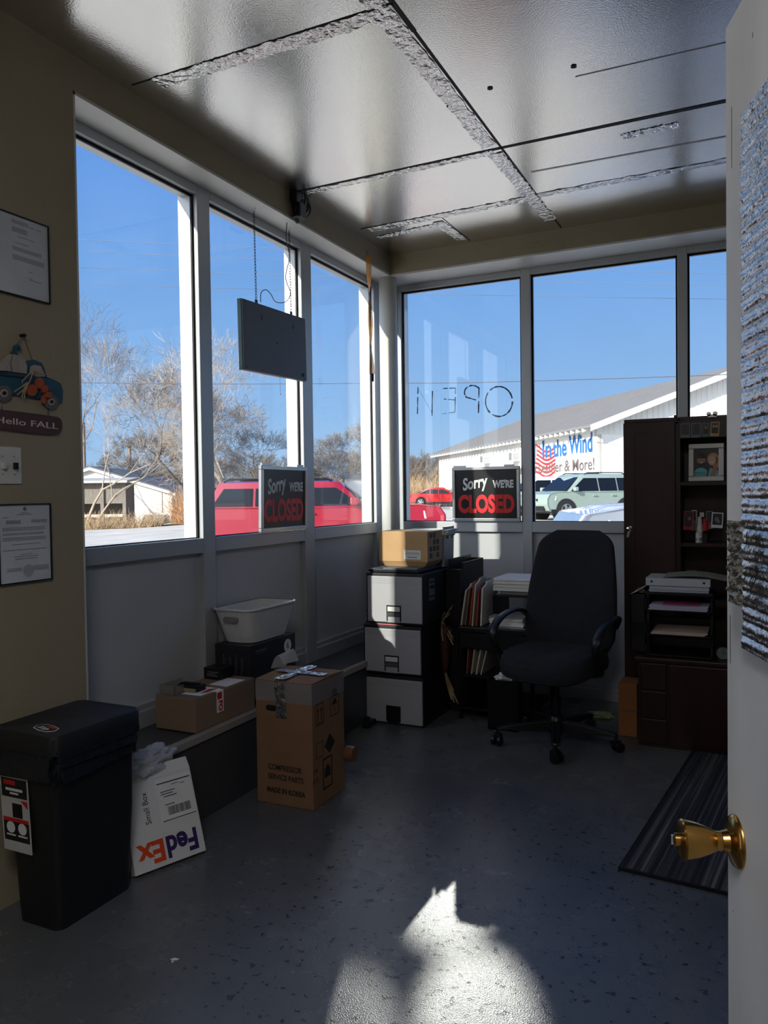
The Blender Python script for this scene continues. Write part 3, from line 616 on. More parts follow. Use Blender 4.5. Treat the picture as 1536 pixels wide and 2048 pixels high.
def ring(x0, x1, y0, y1, w, M): return join(MB().box(x0, x1, y0, y0 + w, 0, .0004, M), MB().box(x0, x1, y1 - w, y1, 0, .0004, M), MB().box(x0, x0 + w, y0, y1, 0, .0004, M), MB().box(x1 - w, x1, y0, y1, 0, .0004, M))
sa = ring(0.03, 0.10, 0.36, 0.455, 0.004, Ms)
for x in (0.05, 0.08):
    sa.box(x - 0.003, x + 0.003, 0.375, 0.42, 0, .0004, Ms); sa.prism([(x - 0.009, 0.42), (x + 0.009, 0.42), (x, 0.44)], 0, .0004, Ms)
sa.box(0.038, 0.092, 0.367, 0.371, 0, .0004, Ms)
sb = ring(0.16, 0.24, 0.37, 0.46, 0.004, Ms); sb.prism([(0.175, 0.42), (0.225, 0.42), (0.21, 0.445), (0.19, 0.445)], 0, .0004, Ms); sb.box(0.198, 0.202, 0.385, 0.42, 0, .0004, Ms)
sc_ = MB().prism([(0.105, 0.25), (0.15, 0.21), (0.2, 0.25), (0.15, 0.3)], 0, .0004, Ms)
sd_ = ring(0.085, 0.17, 0.06, 0.2, 0.008, Ms); sd_.prism([(0.1, 0.11), (0.155, 0.11), (0.15, 0.15), (0.128, 0.17), (0.105, 0.15)], 0, .0004, Ms)
for q_ in (sa, sb, sc_, sd_, ring(0.03, 0.09, 0.215, 0.285, 0.003, Ms)): part('handling_symbol', q_, M_STAMP, t)
for w_, z_ in (('OR', 0.165), ('RTS', 0.122)): part('side_lettering', text(w_, 0.03, Ms @ Matrix.Translation((0.022, z_, 0)), 0.0002), M_STAMP, t)
for q_ in (MB().prism(rrect(0.062, 0.026, 0.012, 4, 0.085, 0.43), 0, 0.0006, Mf), MB().prism(rrect(0.05, 0.03, 0.012, 4, 0.2, 0.475), 0, 0.0006, Ms)): part('hand_hole', q_, M_GASKET, t)
def ftape(fnc, nu=10, nv=26): return MB().grid(fnc, nu, nv)
part('foil_tape', join(ftape(lambda a, b_: Vector((X0 + 0.10 + 0.052 * a + 0.012 * b_ + 0.004 * noise.noise(Vector((b_ * 8, a, 2))), Y0 - 0.003 - 0.0035 * abs(noise.noise(Vector((a * 4, b_ * 9, 0)))), HC + 0.006 - 0.165 * b_))),
     ftape(lambda a, b_: Vector((X0 + 0.10 + 0.055 * a, Y0 + 0.29 * b_, HC + 0.014 + 0.003 * noise.noise(Vector((a * 6, b_ * 18, 9))))))), M_FOIL, t, 'creased silver foil tape over the top')
part('foil_tape', ftape(lambda a, b_: Vector((X0 + 0.03 + 0.25 * b_, Y0 + 0.12 + 0.05 * a, HC + 0.016 + 0.003 * noise.noise(Vector((a * 6, b_ * 18, 4)))))), M_FOIL, t)
for q_ in (MB().box(X0 - 0.001, X1 + 0.001, Y0 - 0.0016, Y0 - 0.001, HC - 0.09, HC), MB().box(X1 + 0.001, X1 + 0.0016, Y0 - 0.001, Y1, HC - 0.09, HC)): part('clear_tape', q_, mat('clear_tape', (170, 170, 172), 0.15, alpha=0.32), t)
part('tape_loop', MB().grid(lambda a, b_: Vector((X0 - 0.01 + 0.12 * a * 0.4, Y1 - 0.10 + 0.06 * a, HC + 0.01 + 0.085 * math.sin(PI * b_ * 0.9) * (0.7 + 0.3 * a))) + Vector((0.05 * (b_ - 0.5), 0.03 * (b_ - .5), 0)), 6, 14), M_FILM, t, 'loose curl of clear tape', smooth=True)
solo('tape_roll', MB().lathe([(0.018, -0.02), (0.034, -0.022), (0.036, 0), (0.034, 0.022), (0.018, 0.02)], 24, frame((-1.70, 3.16, 0.178), (0, 1, 0), (0, 0, 1))), mat('brown_packing_tape', (120, 84, 58), 0.35), 'small brown bulge of packing material at the side of the compressor carton', 'packaging', smooth=True)

# ------------------------------------------------------------------ on the ledge
X0, X1, Y0, Y1, Z0, Z1 = -2.375, -2.158, 2.625, 3.06, 0.368, 0.512
t = thing('carton', 'long low brown carton on the ledge with red and white tape on its side', 'box', ((X0 + X1) / 2, (Y0 + Y1) / 2, Z0))
part('body', MB().box(X0, X1, Y0, Y1, Z0, Z1 - 0.004), M_KRAFT3, t, bevel=0.003)
part('top_flap', MB().box(X0, (X0 + X1) / 2 - .002, Y0, Y1, Z1 - 0.004, Z1), M_KRAFT3, t)
part('top_flap', MB().box((X0 + X1) / 2 + .002, X1 - 0.001, Y0, Y1, Z1 - 0.004, Z1), M_KRAFT3, t)
Mt = frame((X1 + 0.0006, Y0, Z0), (0, 1, 0), (0, 0, 1))
tp = part('printed_tape', join(MB().box(0.145, 0.195, 0.05, Z1 - Z0, 0, .0006, Mt), MB().box(X1 - 0.06, X1, Y0 + 0.145, Y0 + 0.195, Z1, Z1 + .0006)), M_PAPER, t, 'white tape with red print')
part('tape_print', join(MB().box(0.15, 0.182, 0.108, 0.138, .0006, .001, Mt), text('FO', 0.036, Mt @ Matrix.Translation((0.172, 0.078, 0.0006)) @ Matrix.Rotation(-PI / 2, 4, 'Z'), .0002, .002)), M_RED, tp)
part('clear_tape', MB().box(X0, X1, Y0 + 0.01, Y0 + 0.07, Z1, Z1 + 0.0006), mat('clear_tape', (170, 170, 172)), t)
lb = part('shipping_label', MB().box(X1 - 0.125, X1 - 0.02, Y0 + 0.06, Y0 + 0.2, Z1 + .0007, Z1 + .0014), M_PAPER, t, 'white shipping label')
part('label_red', MB().prism([(X1 - 0.05, Y0 + 0.09), (X1 - 0.03, Y0 + 0.12), (X1 - 0.03, Y0 + 0.2), (X1 - 0.06, Y0 + 0.17)], Z1 + .0014, Z1 + .002), M_RED, lb)
part('shipping_label', MB().box(X1 - 0.115, X1 - 0.015, Y0 + 0.24, Y0 + 0.38, Z1 + .0004, Z1 + .0012), M_PAPER, t, 'white shipping label')
t = thing('charger', 'small dark power supply lying in clear wrap on the low carton', 'charger', (-2.30, 2.74, Z1 + 0.001))
part('body', MB().box(-2.335, -2.225, 2.72, 2.785, Z1 + 0.002, Z1 + 0.03), M_BLACKP, t, bevel=0.004)
cm = MB()
for i in range(8): cm.box(-2.325 + i * 0.012, -2.319 + i * 0.012, 2.725, 2.76, Z1 + 0.03, Z1 + 0.036)
part('fins', cm, M_BLACKM, t)
part('label', MB().box(-2.33, -2.23, 2.712, 2.7195, Z1 + 0.004, Z1 + 0.018), mat('khaki_label', (150, 138, 108), 0.6), t)
solo('blister_tray', join(MB().box(-2.372, -2.29, 2.65, 2.80, Z1 + .001, Z1 + .004), MB().box(-2.372, -2.369, 2.65, 2.80, Z1 + .004, Z1 + .04), MB().box(-2.372, -2.29, 2.65, 2.653, Z1 + .004, Z1 + .038), MB().box(-2.293, -2.29, 2.65, 2.71, Z1 + .004, Z1 + .036)), mat('smoky_clear_plastic', (150, 140, 128), 0.2, alpha=0.5), 'open clear plastic tray on the corner of the low carton', 'tray')
t = thing('small_box', 'little black box with grey print at the back of the low carton', 'box', (-2.33, 2.99, Z1))
part('body', MB().box(-2.37, -2.27, 2.95, 3.045, Z1 + .001, Z1 + 0.055), M_BLACKP, t, bevel=0.002)
part('print', bars(frame((-2.37, 2.9494, Z1), (1, 0, 0), (0, 0, 1)), [(0.02, 0.08, 0.018, 0.003), (0.02, 0.07, 0.027, 0.003), (0.025, 0.085, 0.036, 0.003)]), M_GREYINK, t)
solo('small_box', MB().box(-2.43, -2.38, 2.80, 2.88, 0.361, 0.47), M_BLACKM, 'dark slim box on the ledge between the low carton and window', 'box', bevel=0.003)
X0, X1, Y0, Y1, Z0, Z1 = -2.41, -2.205, 3.09, 3.5, 0.361, 0.652
t = thing('black_carton', 'black printed carton with a round white number sticker under the white basket', 'box', ((X0 + X1) / 2, (Y0 + Y1) / 2, Z0))
M_BOXB = mat('black_printed_card', (34, 34, 37), 0.45, vary=0.06)
part('body', MB().box(X0, X1, Y0, Y1, Z0, Z1), M_BOXB, t, bevel=0.002)
Mf = frame((X0, Y0 - 0.0005, Z0), (1, 0, 0), (0, 0, 1)); Ms = frame((X1 + 0.0005, Y0, Z0), (0, 1, 0), (0, 0, 1))
M_DIM = mat('dim_print', (96, 98, 104), 0.6)
part('front_print', join(bars(Mf, [(0.05 + 0.035 * i, 0.053 + 0.035 * i, 0.18 - 0.01 * (i % 2), 0.13) for i in range(4)]), bars(Mf, [(0.06 + 0.035 * i, 0.062 + 0.035 * i, 0.2, 0.06) for i in range(4)])), M_DIM, t)
part('side_print', bars(Ms, [(0.05, 0.14, 0.256, 0.008), (0.06, 0.13, 0.244, 0.003)]), M_DIM, t)
sk = part('sticker', MB().lathe([(0.034, 0), (0.034, 0.001)], 30, Ms @ Matrix.Translation((0.335, 0.235, 0))), M_PAPER, t, 'round white sticker')
part('sticker_number', text('6', 0.045, Ms @ Matrix.Translation((0.335, 0.235, 0.001)), 0.0003, 0.001), M_GREYINK, sk)

# white basket
t = thing('basket', 'white woven plastic basket with grip holes standing on the black carton', 'basket', (-2.31, 3.30, Z1))
def brr(w, d, r, z): return [Vector((x, y, z)) for x, y in rrect(w, d, r, 7, -2.312, 3.30)]
def bwall(off):
    rr = []
    for i in range(9):
        k = i / 8; rr.append(brr(0.185 + 0.055 * k - off, 0.33 + 0.10 * k - off, 0.06, Z1 + 0.004 + 0.165 * k + (0.004 if off and i == 0 else 0)))
    return rr
M_BASK = mat('white_basket_plastic', (216, 214, 212), 0.5, vary=0.03, bump=0.5, bscale=150)
bk = MB(); o_ = bwall(0); i_ = bwall(0.008); n_ = len(o_[0])
for q in (o_, i_):
    bk.rings(q, caps=False)
bk.rings([o_[-1], i_[-1]], caps=False); bk.poly(o_[0]); bk.poly(i_[0])
part('body', bk, M_BASK, t, smooth=True)
part('rim', MB().rings([brr(0.24, 0.43, .06, Z1 + 0.163), brr(0.256, 0.446, .066, Z1 + 0.166), brr(0.256, 0.446, .066, Z1 + 0.173), brr(0.236, 0.426, .058, Z1 + 0.174)], caps=False), M_BASK, t, smooth=True)
mg = frame((-2.312, 3.30 - 0.2115, Z1 + 0.122), (1, 0, 0), (0, 0.22, 1))
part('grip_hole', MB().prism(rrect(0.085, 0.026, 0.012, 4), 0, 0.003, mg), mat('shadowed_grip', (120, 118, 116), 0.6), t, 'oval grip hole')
solo('basket_contents', crump((-2.31, 3.3, Z1 + 0.038), (0.075, 0.13, 0.02), 5), mat('mixed_brown_bits', (120, 92, 76), 0.7, vary=0.5, scale=30), 'brown bits lying in the bottom of the white basket', 'contents', smooth=True)
solo('blue_bag', crump((-2.3, 4.72, 0.50), (0.075, 0.12, 0.135), 8), mat('blue_plastic_bag', (24, 44, 104), 0.35, vary=0.15, bump=0.4), 'dark blue plastic bag on the ledge behind the drawer stack', 'bag', smooth=True)

# ------------------------------------------------------------------ signs in the windows
M_SIGNB = mat('black_sign_face', (20, 20, 22), 0.3, vary=0.05)
M_SIGNR = mat('red_sign_print', (225, 30, 34), 0.4)
M_SIGNW = mat('white_sign_print', (228, 228, 226), 0.4)
def closed_sign(M, w, h, label, tabs):
    o = M @ Vector((0, 0, 0))
    t = thing('closed_sign', label, 'sign', o)
    e = 0.022
    part('frame', join(MB().box(-w / 2, w / 2, 0, e, -0.012, 0.01, M), MB().box(-w / 2, w / 2, h - e, h, -0.012, 0.01, M), MB().box(-w / 2, -w / 2 + e, e, h - e, -0.012, 0.01, M), MB().box(w / 2 - e, w / 2, e, h - e, -0.012, 0.01, M)), M_SILVER, t, 'silver frame', bevel=0.003)
    part('face', MB().box(-w / 2 + e, w / 2 - e, e, h - e, -0.010, 0.001, M), M_SIGNB, t, 'black face')
    part('script_lettering', text('Sorry', 0.115, M @ Matrix.Translation((-0.085, h * 0.70, 0.0012)) @ Matrix.Rotation(R(9), 4, 'Z'), 0.0004, 0.003, 0.28, width=0.19), M_SIGNW, t, 'white slanted word Sorry')
    part('white_lettering', text("WE'RE", 0.07, M @ Matrix.Translation((0.125, h * 0.675, 0.0012)), 0.0004, 0.0032, width=0.148), M_SIGNW, t, "white word WE'RE")
    part('red_lettering', text('CLOSED', 0.165, M @ Matrix.Translation((0, h * 0.305, 0.0012)), 0.0004, 0.0075, width=0.405), M_SIGNR, t, 'red word CLOSED')
    for x0, x1 in ((-w / 2 + 0.01, -w / 2 + 0.1), (w / 2 - 0.11, w / 2 - 0.04)): tabs and part('clip', MB().box(x0, x1, h - 0.002, h + 0.012, -0.008, 0.006, M), M_SILVER, t)
    return t
closed_sign(frame((-2.428, 3.757, 1.174), (0, 1, 0), (0.02, 0, 1)), 0.475, 0.365, 'framed black SORRY WE\'RE CLOSED sign in the left window, in shade', True)
closed_sign(frame((-1.698, 5.186, 1.174), (1, 0, 0), (0, -0.02, 1)), 0.488, 0.378, 'framed black SORRY WE\'RE CLOSED sign in the back window, lit by the sun', True)

XS = -2.365
MH = frame((XS, 3.622, 2.03), (0, 1, 0.022), (0, 0, 1))
t = thing('light_up_sign', 'thin grey back of a lit window sign hanging on two chains', 'sign', (XS, 3.622, 2.03))
part('back_panel', MB().box(-0.305, 0.305, 0, 0.358, -0.012, 0, MH), mat('grey_sign_back', (98, 103, 114), 0.55, vary=0.03), t, bevel=0.002)
part('clear_face', MB().box(-0.307, 0.307, -0.002, 0.36, -0.034, -0.012, MH), mat('green_edge_acrylic', (120, 142, 138), 0.25), t, 'pale green acrylic edge')
sl = MB()
for x in (-0.14, 0.17):
    sl.lathe([(0.006, 0), (0.006, 0.0008)], 12, MH @ Matrix.Translation((x, 0.285, 0))); sl.box(x - 0.0025, x + 0.0025, 0.287, 0.305, 0, 0.0008, MH)
sl.box(0.25, 0.275, 0.02, 0.04, 0, 0.0012, MH); sl.box(-0.004, 0.004, 0.17, 0.18, 0, 0.001, MH)
part('hanger_slot', sl, M_GASKET, t)
sw = MB()
for x in (-0.285, -0.14, 0.0, 0.14, 0.285):
    for y in (0.012, 0.346): sw.lathe([(0.003, 0), (0.003, 0.001)], 8, MH @ Matrix.Translation((x, y, 0)))
for y in (0.12, 0.24):
    for x in (-0.29, 0.29): sw.lathe([(0.003, 0), (0.003, 0.001)], 8, MH @ Matrix.Translation((x, y, 0)))
part('screws', sw, M_BLACKM, t)
part('bracket', join(MB().box(-0.19, -0.17, 0.355, 0.375, -0.006, -0.002, MH), MB().box(0.15, 0.17, 0.355, 0.375, -0.006, -0.002, MH)), M_BLACKM, t)
part('pull_cord', MB().tube([MH @ Vector((0.05, -0.002, -0.02)), MH @ Vector((0.05, -0.09, -0.02)), MH @ Vector((0.05, -0.1, -0.02))], [0.001, 0.001, 0.004], 6), M_WHITEP, t)
AD = Vector((-2.285, 3.72, 2.965))
crd = [(-2.34, 3.70, 2.885), (-2.36, 3.72, 2.80), (-2.35, 3.735, 2.70), (-2.355, 3.70, 2.58), (-2.35, 3.74, 2.50), (-2.36, 3.70, 2.445), (-2.37, 3.62, 2.43), (-2.37, 3.575, 2.46), (-2.372, 3.53, 2.475), (-2.376, 3.49, 2.45), (-2.376, 3.485, 2.40)]
def smooth_pts(p, k=5):
    p = [Vector(q) for q in p]; out = []
    for i in range(len(p) - 1):
        a = p[max(i - 1, 0)]; b_ = p[i]; c = p[i + 1]; d = p[min(i + 2, len(p) - 1)]
        for j in range(k):
            s_ = j / k; out.append(0.5 * ((2 * b_) + (c - a) * s_ + (2 * a - 5 * b_ + 4 * c - d) * s_ ** 2 + (3 * b_ - a - 3 * c + d) * s_ ** 3))
    return out + [p[-1]]
part('power_cord', MB().tube(smooth_pts(crd), 0.0022, 6), M_BLACKP, t, 'thin black cord', smooth=True)
def chain(x, label):
    p0 = MH @ Vector((x, 0.37, -0.004)); p1 = Vector((p0.x - 0.005, p0.y, SOF - 0.03))
    mb = MB(); n = 30
    for i in range(n):
        a = p0.lerp(p1, (i + 0.0) / n); b_ = p0.lerp(p1, (i + 1.25) / n); c = (a + b_) / 2; hl = (b_ - a).length / 2
        sd = Vector((1, 0, 0)) if i % 2 else Vector((0, 1, 0)); up = (b_ - a).normalized()
        mb.tube([c + up * hl * math.cos(2 * PI * j / 10) + sd * 0.0045 * math.sin(2 * PI * j / 10) for j in range(11)], 0.0013, 5)
    t = thing('chain', label, 'chain', p0)
    part('links', mb, M_BLACKM, t)
    part('hook', MB().tube([p1 + Vector((0.009 * math.sin(k), 0, 0.012 - 0.009 * math.cos(k) )) for k in [0.3 * i for i in range(18)]] + [p1 + Vector((0, 0, 0.03))], 0.0016, 6), M_SILVER, t)
chain(-0.18, 'thin dark chain holding the near end of the hanging sign')
chain(0.16, 'thin dark chain holding the far end of the hanging sign')
t = thing('power_adapter', 'black plugs and bundled cord fixed at the ceiling edge over the hanging sign', 'plug', AD)
part('plug_block', MB().box(-2.285, -2.235, 3.665, 3.735, 2.885, 2.965), M_BLACKP, t, bevel=0.006)
part('plug_block', MB().box(-2.285, -2.24, 3.64, 3.70, 2.96, 3.018), M_BLACKP, t, bevel=0.006)
bd = MB(); rnd = random.Random(11)
for i in range(9):
    c = AD + Vector((rnd.uniform(0, 0.05), rnd.uniform(-0.03, 0.08), rnd.uniform(-0.05, 0.035))); rr = rnd.uniform(0.03, 0.06); ax = rnd.uniform(0, PI)
    bd.tube([c + Vector((rr * 0.4 * math.cos(k) * math.cos(ax), rr * math.cos(k) * math.sin(ax) + rr * 0.4 * math.sin(k), rr * math.sin(k))) for k in [0.5 * j for j in range(14)]], 0.005, 6)
part('bundled_cord', bd, M_BLACKP, t, smooth=True)
# sticky fly strip
fl = [plane(738, 516, 0, -2.30)]
top = Vector((-2.31, 4.63, SOF + 0.03))
n = 40
def strip(a, b_):
    z = 2.92 - 0.76 * b_; tw = b_ * PI * 2.2 + 0.5; w_ = 0.018
    return Vector((-2.275 + (a - 0.5) * 2 * w_ * math.sin(tw), 4.57 + 0.03 * b_ + (a - 0.5) * 2 * w_ * math.cos(tw), z))
t = thing('fly_strip', 'twisted amber sticky fly strip hanging at the corner post', 'fly strip', (-2.275, 4.58, 2.16))
part('ribbon', MB().grid(strip, 3, n), mat('amber_sticky_paper', (232, 150, 34), 0.3, vary=0.15, scale=12, alpha=0.8), t, smooth=True)
part('canister', MB().lathe([(0.011, 2.11), (0.012, 2.112), (0.012, 2.158), (0.009, 2.162)], 16, Matrix.Translation((-2.275, 4.60, 0))), M_BLACKP, t, 'small dark tube')
part('thread', MB().tube([(-2.29, 4.57, 2.955), (-2.275, 4.57, 2.92)], 0.002, 6), M_TWINE, t)

# ------------------------------------------------------------------ stack of drawer files in the corner
M_DRF = mat('pale_grey_card', (176, 175, 178), 0.6, vary=0.02)
M_DRC = mat('black_drawer_case', (30, 30, 33), 0.5, vary=0.08)
def drawer(x0, x1, y0, z0, z1, label, plate):
    y1 = y0 + 0.62
    t = thing('file_drawer_box', label, 'storage box', ((x0 + x1) / 2, (y0 + y1) / 2, z0), group='drawer file boxes stacked in the corner')
    part('case', MB().box(x0, x1, y0 + 0.004, y1, z0, z1 - 0.002), M_DRC, t, bevel=0.003)
    M = frame((x0, y0, z0), (1, 0, 0), (0, 0, 1)); w = x1 - x0; h = z1 - z0
    f = part('drawer_front', MB().box(0.012, w - 0.004, 0.012, h - 0.02, -0.006, 0.006, M), M_DRF, t, 'pale grey drawer front', bevel=0.003)
    part('front_crease', join(*[MB().box(0.014, w - 0.006, h - 0.035 - 0.013 * i, h - 0.034 - 0.013 * i, 0.006, 0.0068, M) for i in range(3)]), M_GREYINK, f)
    hx = w * 0.50
    part('pull_frame', join(MB().box(hx - 0.047, hx + 0.047, 0.020, 0.114, 0.006, 0.0085, M)), M_BLACKP, f)
    part('pull_opening', MB().box(hx - 0.038, hx + 0.04, 0.012, 0.046, 0.0085, 0.0095, M), M_DRF if plate else M_BLACKP, f)
    if plate:
        part('name_card', MB().box(hx - 0.04, hx + 0.04, 0.078, 0.106, 0.0085, 0.0095, M), M_PAPER, f, 'white name card')
        part('grip_ribs', join(*[MB().box(hx - 0.04 + 0.0065 * i, hx - 0.0375 + 0.0065 * i, 0.05, 0.072, 0.0085, 0.012, M) for i in range(13)]), M_GREYINK, f)
    return t
drawer(-2.148, -1.768, 4.19, 0.0, 0.293, 'lowest drawer box of the corner stack, dark square pull, standing on the floor', False)
drawer(-2.155, -1.775, 4.19, 0.300, 0.592, 'middle drawer box of the corner stack, crossed by a slanting edge of sun', True)
d3 = drawer(-2.132, -1.762, 4.19, 0.600, 0.905, 'topmost drawer box of the corner stack, under the small carton', True)
Ms = frame((-1.7615, 4.19, 0.6), (0, 1, 0), (0, 0, 1))
sk = part('sticker', MB().prism(rrect(0.085, 0.13, 0.01, 3, 0.14, 0.2), 0, 0.0008, Ms), mat('dull_label', (120, 120, 122), 0.5), d3)
part('sticker_print', bars(Ms @ Matrix.Translation((0, 0, 0.0009)), [(0.105, 0.175, 0.245, 0.012), (0.11, 0.17, 0.215, 0.02), (0.105, 0.175, 0.16, 0.012)]), M_BLACKP, sk)
solo('folded_papers', MB().hexa([(-2.09, 4.196, 0.593), (-1.90, 4.196, 0.593), (-1.90, 4.36, 0.593), (-2.09, 4.36, 0.593)], [(-2.07, 4.2, 0.5985), (-1.93, 4.2, 0.5985), (-1.92, 4.34, 0.5985), (-2.08, 4.34, 0.5985)]), mat('pink_paper_edge', (196, 110, 116), 0.7), 'pinkish papers pinched between the middle and top drawer boxes', 'papers')
t = thing('tray', 'flat black tray of papers under the small carton', 'tray', (-1.93, 4.4, 0.905))
part('tray_base', MB().box(-2.12, -1.79, 4.2, 4.56, 0.906, 0.926), M_BLACKP, t, bevel=0.004)
part('papers', MB().box(-2.02, -1.80, 4.195, 4.5, 0.927, 0.934), M_GREYINK, t)
# black lidless case standing behind at the right of the stack
solo('file_crate', join(MB().box(-1.757, -1.66, 4.55, 4.6, 0.56, 0.90), MB().box(-1.757, -1.66, 4.55, 5.0, 0.55, 0.57), MB().box(-1.757, -1.745, 4.6, 5.0, 0.57, 0.96), MB().box(-1.672, -1.66, 4.6, 5.0, 0.57, 0.94), MB().box(-1.757, -1.66, 4.99, 5.0, 0.57, 0.94)), M_DRC, 'tall black file crate behind the drawer boxes', 'crate', bevel=0.003)
solo('floor_stand', MB().box(-1.757, -1.66, 4.6, 5.0, 0.0, 0.55), M_DRC, 'black box under the tall file crate', 'box')
X0, X1, Y0, Y1, Z0, Z1 = -2.085, -1.765, 4.28, 4.52, 0.936, 1.148
t = thing('carton', 'small tan carton with a white label on top of the drawer stack', 'box', ((X0 + X1) / 2, (Y0 + Y1) / 2, Z0))
part('body', MB().hexa([(X0 + 0.035, Y0 + 0.02, Z0), (X1 - 0.03, Y0 + 0.02, Z0), (X1 - 0.03, Y1, Z0), (X0 + 0.035, Y1, Z0)], [(X0, Y0, Z0 + 0.03), (X1, Y0, Z0 + 0.03), (X1, Y1, Z0 + 0.03), (X0, Y1, Z0 + 0.03)]), M_KRAFT2, t, 'bulging carton bottom')
part('upper_body', MB().box(X0, X1, Y0, Y1, Z0 + 0.03, Z1), M_KRAFT2, t, bevel=0.003)
Mf = frame((X0, Y0 - 0.0005, Z0), (1, 0, 0), (0, 0, 1)); Ms = frame((X1 + 0.0005, Y0, Z0), (0, 1, 0), (0, 0, 1))
lb = part('label', MB().box(0.165, 0.275, 0.045, 0.1, 0, .0006, Mf), M_PAPER, t, 'white label')
part('label_print', bars(Mf @ Matrix.Translation((0, 0, 0.0007)), [(0.17, 0.19, 0.094, .002), (0.175, 0.265, 0.083, .003), (0.175, 0.265, 0.074, .002), (0.19, 0.25, 0.058, .005)]), M_GREYINK, lb)
part('side_print', join(*[MB().box(0.03 + 0.055 * (i % 3), 0.07 + 0.055 * (i % 3), 0.05 + 0.04 * (i // 3), 0.08 + 0.04 * (i // 3), 0, .0005, Ms) for i in range(12) if (i * 7) % 5 != 2]), mat('grey_carton_print', (96, 92, 96), 0.8), t)
# tote of folders behind the small carton, up to the sill
t = thing('tote', 'grey and blue plastic tote with cut-out grips behind the small carton', 'tote', (-1.93, 4.65, 0.91))
M_TOTE = mat('grey_tote_plastic', (156, 156, 158), 0.5)
part('body', join(MB().box(-2.1, -1.79, 4.565, 4.58, 0.936, 1.09), MB().box(-2.1, -1.79, 4.715, 4.73, 0.936, 1.09), MB().box(-2.1, -2.085, 4.58, 4.715, 0.936, 1.09), MB().box(-2.1, -1.79, 4.565, 4.73, 0.908, 0.936)), mat('blue_tote_plastic', (38, 104, 168), 0.45, vary=0.05), t, 'blue tote walls')
Me_ = frame((-1.785, 4.645, 0.914), (0, 1, 0), (0.03, 0, 1))
en = join(MB().box(-0.085, -0.05, 0, 0.25, 0, 0.012, Me_), MB().box(0.05, 0.085, 0, 0.25, 0, 0.012, Me_), MB().box(-0.05, 0.05, 0, 0.175, 0, 0.012, Me_), MB().box(-0.05, 0.05, 0.205, 0.25, 0, 0.012, Me_), MB().box(-0.012, 0.012, 0.175, 0.205, 0, 0.012, Me_))
part('end_panel', en, M_TOTE, t, 'grey end with two cut-outs')
for i, (z, c, x0, x1, y0) in enumerate([(1.092, (226, 226, 220), -2.1, -1.79, 4.56), (1.104, (150, 172, 158), -2.06, -1.76, 4.57), (1.114, (206, 200, 184), -2.1, -1.75, 4.56), (1.126, (232, 230, 226), -2.09, -1.745, 4.58), (1.138, (196, 208, 204), -2.04, -1.74, 4.57)]):
    solo('file_folder', MB().hexa([(x0, y0, z), (x1, y0 - 0.01, z), (x1, y0 + 0.16, z), (x0, y0 + 0.15, z)], [(x0, y0, z + 0.007), (x1, y0 - 0.01, z + 0.009), (x1, y0 + 0.16, z + 0.009), (x0, y0 + 0.15, z + 0.007)]), mat('folder_%d_paper' % i, c, 0.7),
         ['white folder at the bottom of the pile on the tote', 'pale green folder, second from the bottom of the pile on the tote', 'manila folder in the middle of the pile on the tote', 'white folder, second from the top of the pile on the tote', 'pale grey green folder topmost on the pile on the tote'][i], 'folder', group='folders lying on the tote')

# corn husk swag hanging on the stack
t = thing('corn_husk_swag', 'dried corn husk swag hanging at the side of the drawer stack', 'decoration', (-1.70, 4.36, 0.14))
rnd = random.Random(21)
def husk(c, n, spread, ln_, down, m, name):
    for i in range(n):
        a = rnd.uniform(0, 2 * PI); L = ln_ * rnd.uniform(0.6, 1.1); w_ = rnd.uniform(0.006, 0.014)
        d = Vector((abs(math.cos(a)) * spread * 0.6 + 0.05, math.sin(a) * spread, -1 if down else 1)).normalized()
        sd = d.cross(Vector((1, 0.2, 0))).normalized(); pts = []
        def fn(u_, v_):
            k = math.sin(PI * min(1, 0.15 + 0.85 * v_)) * w_ if v_ < 1 else 0.0005
            return Vector(c) + d * L * v_ + sd * (u_ - 0.5) * 2 * k + Vector((0.02 * v_ * v_, 0.0, (-0.03 if not down else 0) * v_ * v_)) + Vector((0.004 * math.cos(PI * u_), 0, 0))
        part(name, MB().grid(fn, 2, 6), m, t, smooth=True)
M_HUSK = mat('dry_corn_husk', (176, 152, 112), 0.75, vary=0.2, scale=20)
husk((-1.725, 4.40, 0.585), 12, 0.45, 0.14, False, M_HUSK, 'husk_leaf')
husk((-1.725, 4.40, 0.60), 7, 0.6, 0.14, True, M_HUSK, 'husk_leaf')
husk((-1.72, 4.42, 0.30), 8, 0.35, 0.2, True, M_HUSK, 'husk_leaf')
cob = MB().rings([[Vector((-1.715 + r * math.cos(2 * PI * j / 14), 4.40 + 0.02 * k / 8 + r * math.sin(2 * PI * j / 14), 0.585 - 0.3 * k / 8)) for j in range(14)] for k, r in enumerate((0.012, 0.022, 0.027, 0.029, 0.029, 0.028, 0.025, 0.02, 0.01))])
part('corn_cob', cob, mat('dark_indian_corn', (74, 44, 36), 0.5, vary=0.5, scale=120, bump=0.6, bscale=130), t, 'dark corn cob', smooth=True)
part('wire_ring', MB().tube([Vector((-1.695, 4.42 + 0.05 * math.cos(k), 0.545 + 0.018 * math.sin(k))) for k in [0.35 * i for i in range(19)]], 0.004, 6), M_TWINE, t)

